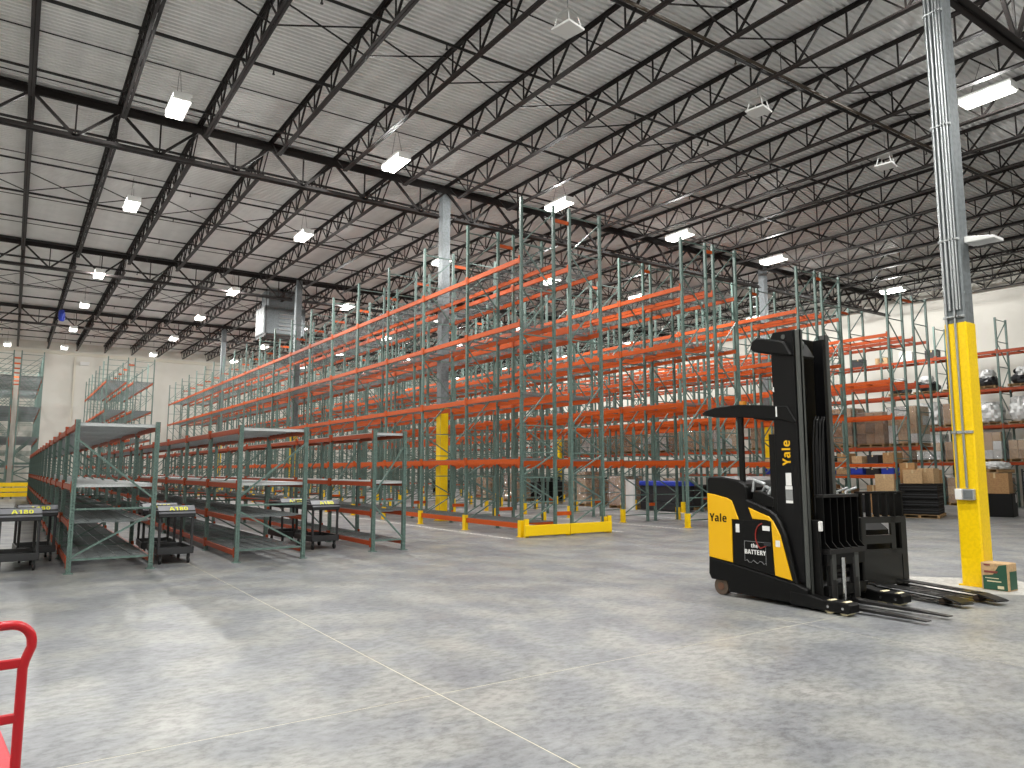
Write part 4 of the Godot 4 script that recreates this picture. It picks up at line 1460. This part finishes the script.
	cbox(st, Vector3(0, 1.14, 0), Vector3(1.06, 0.2, 2.2), 0.03)
	part("tote_lid", st, M.blue, t)
	t = thing("white_drum", "slim white drum on the floor left of the blue lidded totes", "drum", Vector3(22.0, 0, -23.3))
	st = mb()
	cyl(st, Vector3(0, 0, 0), Vector3(0, 1.25, 0), 0.2, 20)
	part("drum_body", st, M.white, t)
	st = mb()
	cyl(st, Vector3(0, 1.25, 0), Vector3(0, 1.29, 0), 0.215, 20)
	part("drum_lid", st, M.white, t)
	var fl := [["tan carton pile in the third row bay left of the white drum", 22.95, -24.6, "brown", 1.3], ["tan carton pile two bays behind the white drum", 22.95, -27.4, "pale", 1.5], ["dark wrapped pallet deep in the third row", 22.95, -30.4, "dark", 1.0], ["brown carton pile deep in the third row", 22.95, -33.2, "brown", 1.4], ["pale carton pile at the far part of the third row", 22.95, -36.0, "pale", 1.2]]
	for q in fl:
		pallet_load(q[0], Vector3(q[1], 0, q[2]), 1.0, 1.15, q[4], q[3], "pallets on the floor between the racks")
	for k in 7:
		pallet_load("%s pallet on the floor under the fourth row, %s beyond the small boxes" % [["dark", "tan", "brown", "dark", "pale", "dark", "brown"][k], ["first", "second", "third", "fourth", "fifth", "sixth", "seventh"][k]], Vector3(28.95, 0, -15.2 - 2.78 * (3 + k) - (0.75 if k % 2 else 2.0)), 1.0, 1.15, 0.85 + 0.3 * (k % 2), ["dark", "pale", "brown", "dark", "pale", "dark", "brown"][k], "pallets on the floor between the racks")
	for k in 5:
		pallet_load("dark pallet load on the floor of the third row rear run, %s from the aisle" % ["first", "second", "third", "fourth", "fifth"][k], Vector3(24.55, 0, -15.2 - 2.78 * (2 + 2 * k) - 1.4), 1.0, 1.15, 0.9 + 0.2 * (k % 2), ["dark", "brown", "dark", "grey", "dark"][k], "pallets on the floor between the racks")
	# far loads on the second level of the right wall run and fourth row, seen through all rows
	for k in 10:
		pallet_load("far wrapped pallet on the fourth row rear run, %s from the loaded end" % ["seventh", "eighth", "ninth", "tenth", "eleventh", "twelfth", "thirteenth", "fourteenth", "fifteenth", "sixteenth"][k], Vector3(30.9, y, zz - 0.72 - 1.39 * (7 + k)), 1.05, 1.2, 0.9 + 0.5 * rng.randf(), ["grey", "pale", "brown", "grey"][k % 4])

func build_air_unit() -> void:
	var t := thing("air_unit", "galvanised air handling unit hung beside the dark column above the racks", "air handler", Vector3(12.3, 0.35, -41.85))
	var st := mb()
	cbox(st, Vector3(0, 9.75, 0), Vector3(2.3, 1.6, 1.8), 0.03)
	part("cabinet", st, M.column, t)
	for k in 3:
		st = mb()
		bx(st, -1.17, -1.15, 9.05, 10.45, -0.8 + 0.55 * k, -0.32 + 0.55 * k)
		part("side_panel", st, M.panel, t)
	for k in 5:
		st = mb()
		box(st, Vector3(0.3, 9.25 + 0.22 * k, 0.93), Vector3(1.3, 0.03, 0.14), Basis(Vector3.RIGHT, 0.5))
		part("louvre", st, M.panel, t)
	st = mb()
	bx(st, -0.9, 0.95, 10.55, 11.55, -0.7, 0.7)
	part("duct", st, M.column, t)
	st = mb()
	for s in [-1, 1]:
		bx(st, s * 1.05 - 0.05, s * 1.05 + 0.05, 8.8, 8.95, -1.1, 1.1)
	bx(st, -1.2, 1.2, 8.7, 8.8, -1.1, -1.0)
	bx(st, -1.2, 1.2, 8.7, 8.8, 1.0, 1.1)
	part("support_frame", st, M.steel, t)
	for q in [[-1.1, -1.0], [1.1, -1.0], [-1.1, 1.0], [1.1, 1.0]]:
		st = mb()
		bar(st, Vector3(q[0], 8.75, q[1]), Vector3(q[0], 11.55, q[1]), 0.03, 0.03)
		part("hanger_rod", st, M.steel, t)
	t = thing("hanging_banner", "small blue tarp bag hanging under the left roof joists", "bag", Vector3(1.85, 10.25, -49.0))
	st = mb()
	lump(st, Vector3(0.34, 0.7, 0.34), 5, 0.2, 0.2, 8)
	part("bag_body", st, M.blue, t)
	st = mb()
	bar(st, Vector3(0, 0.65, 0), Vector3(0, 1.1, 0), 0.02, 0.02)
	part("hanging_cord", st, M.pipe, t)
	t = thing("wall_sign_box", "small white exit box high on the back wall", "sign", Vector3(4.6, 10.55, Z0 + 0.1))
	st = mb()
	cbox(st, Vector3(0, 0.15, 0), Vector3(0.7, 0.3, 0.2), 0.02)
	part("box_body", st, M.fix_white, t)

# ------------------------------------------------------------------ scene
func _ready() -> void:
	var cam := Camera3D.new()
	cam.name = "camera"
	cam.position = Vector3(0, 1.68, 0)
	cam.rotation_degrees = Vector3(6.75, -34.25, 0)
	cam.fov = rad_to_deg(2.0 * atan(384.0 / 731.0))
	cam.far = 300.0
	add_child(cam)
	cam.current = true
	var env := Environment.new()
	env.background_mode = Environment.BG_COLOR
	env.background_color = Color(0, 0, 0)
	env.tonemap_mode = Environment.TONE_MAPPER_LINEAR
	env.tonemap_exposure = 1.0
	env.sdfgi_enabled = true
	env.ssao_enabled = true
	env.ssil_enabled = true
	var we := WorldEnvironment.new()
	we.name = "environment"
	we.environment = env
	add_child(we)
	make_materials()
	build_lamps()
	build_shell()
	build_ceiling()
	build_pipes()
	build_columns()
	build_racks()
	build_carts()
	build_reach_truck()
	build_second_truck()
	build_goods()
	build_air_unit()
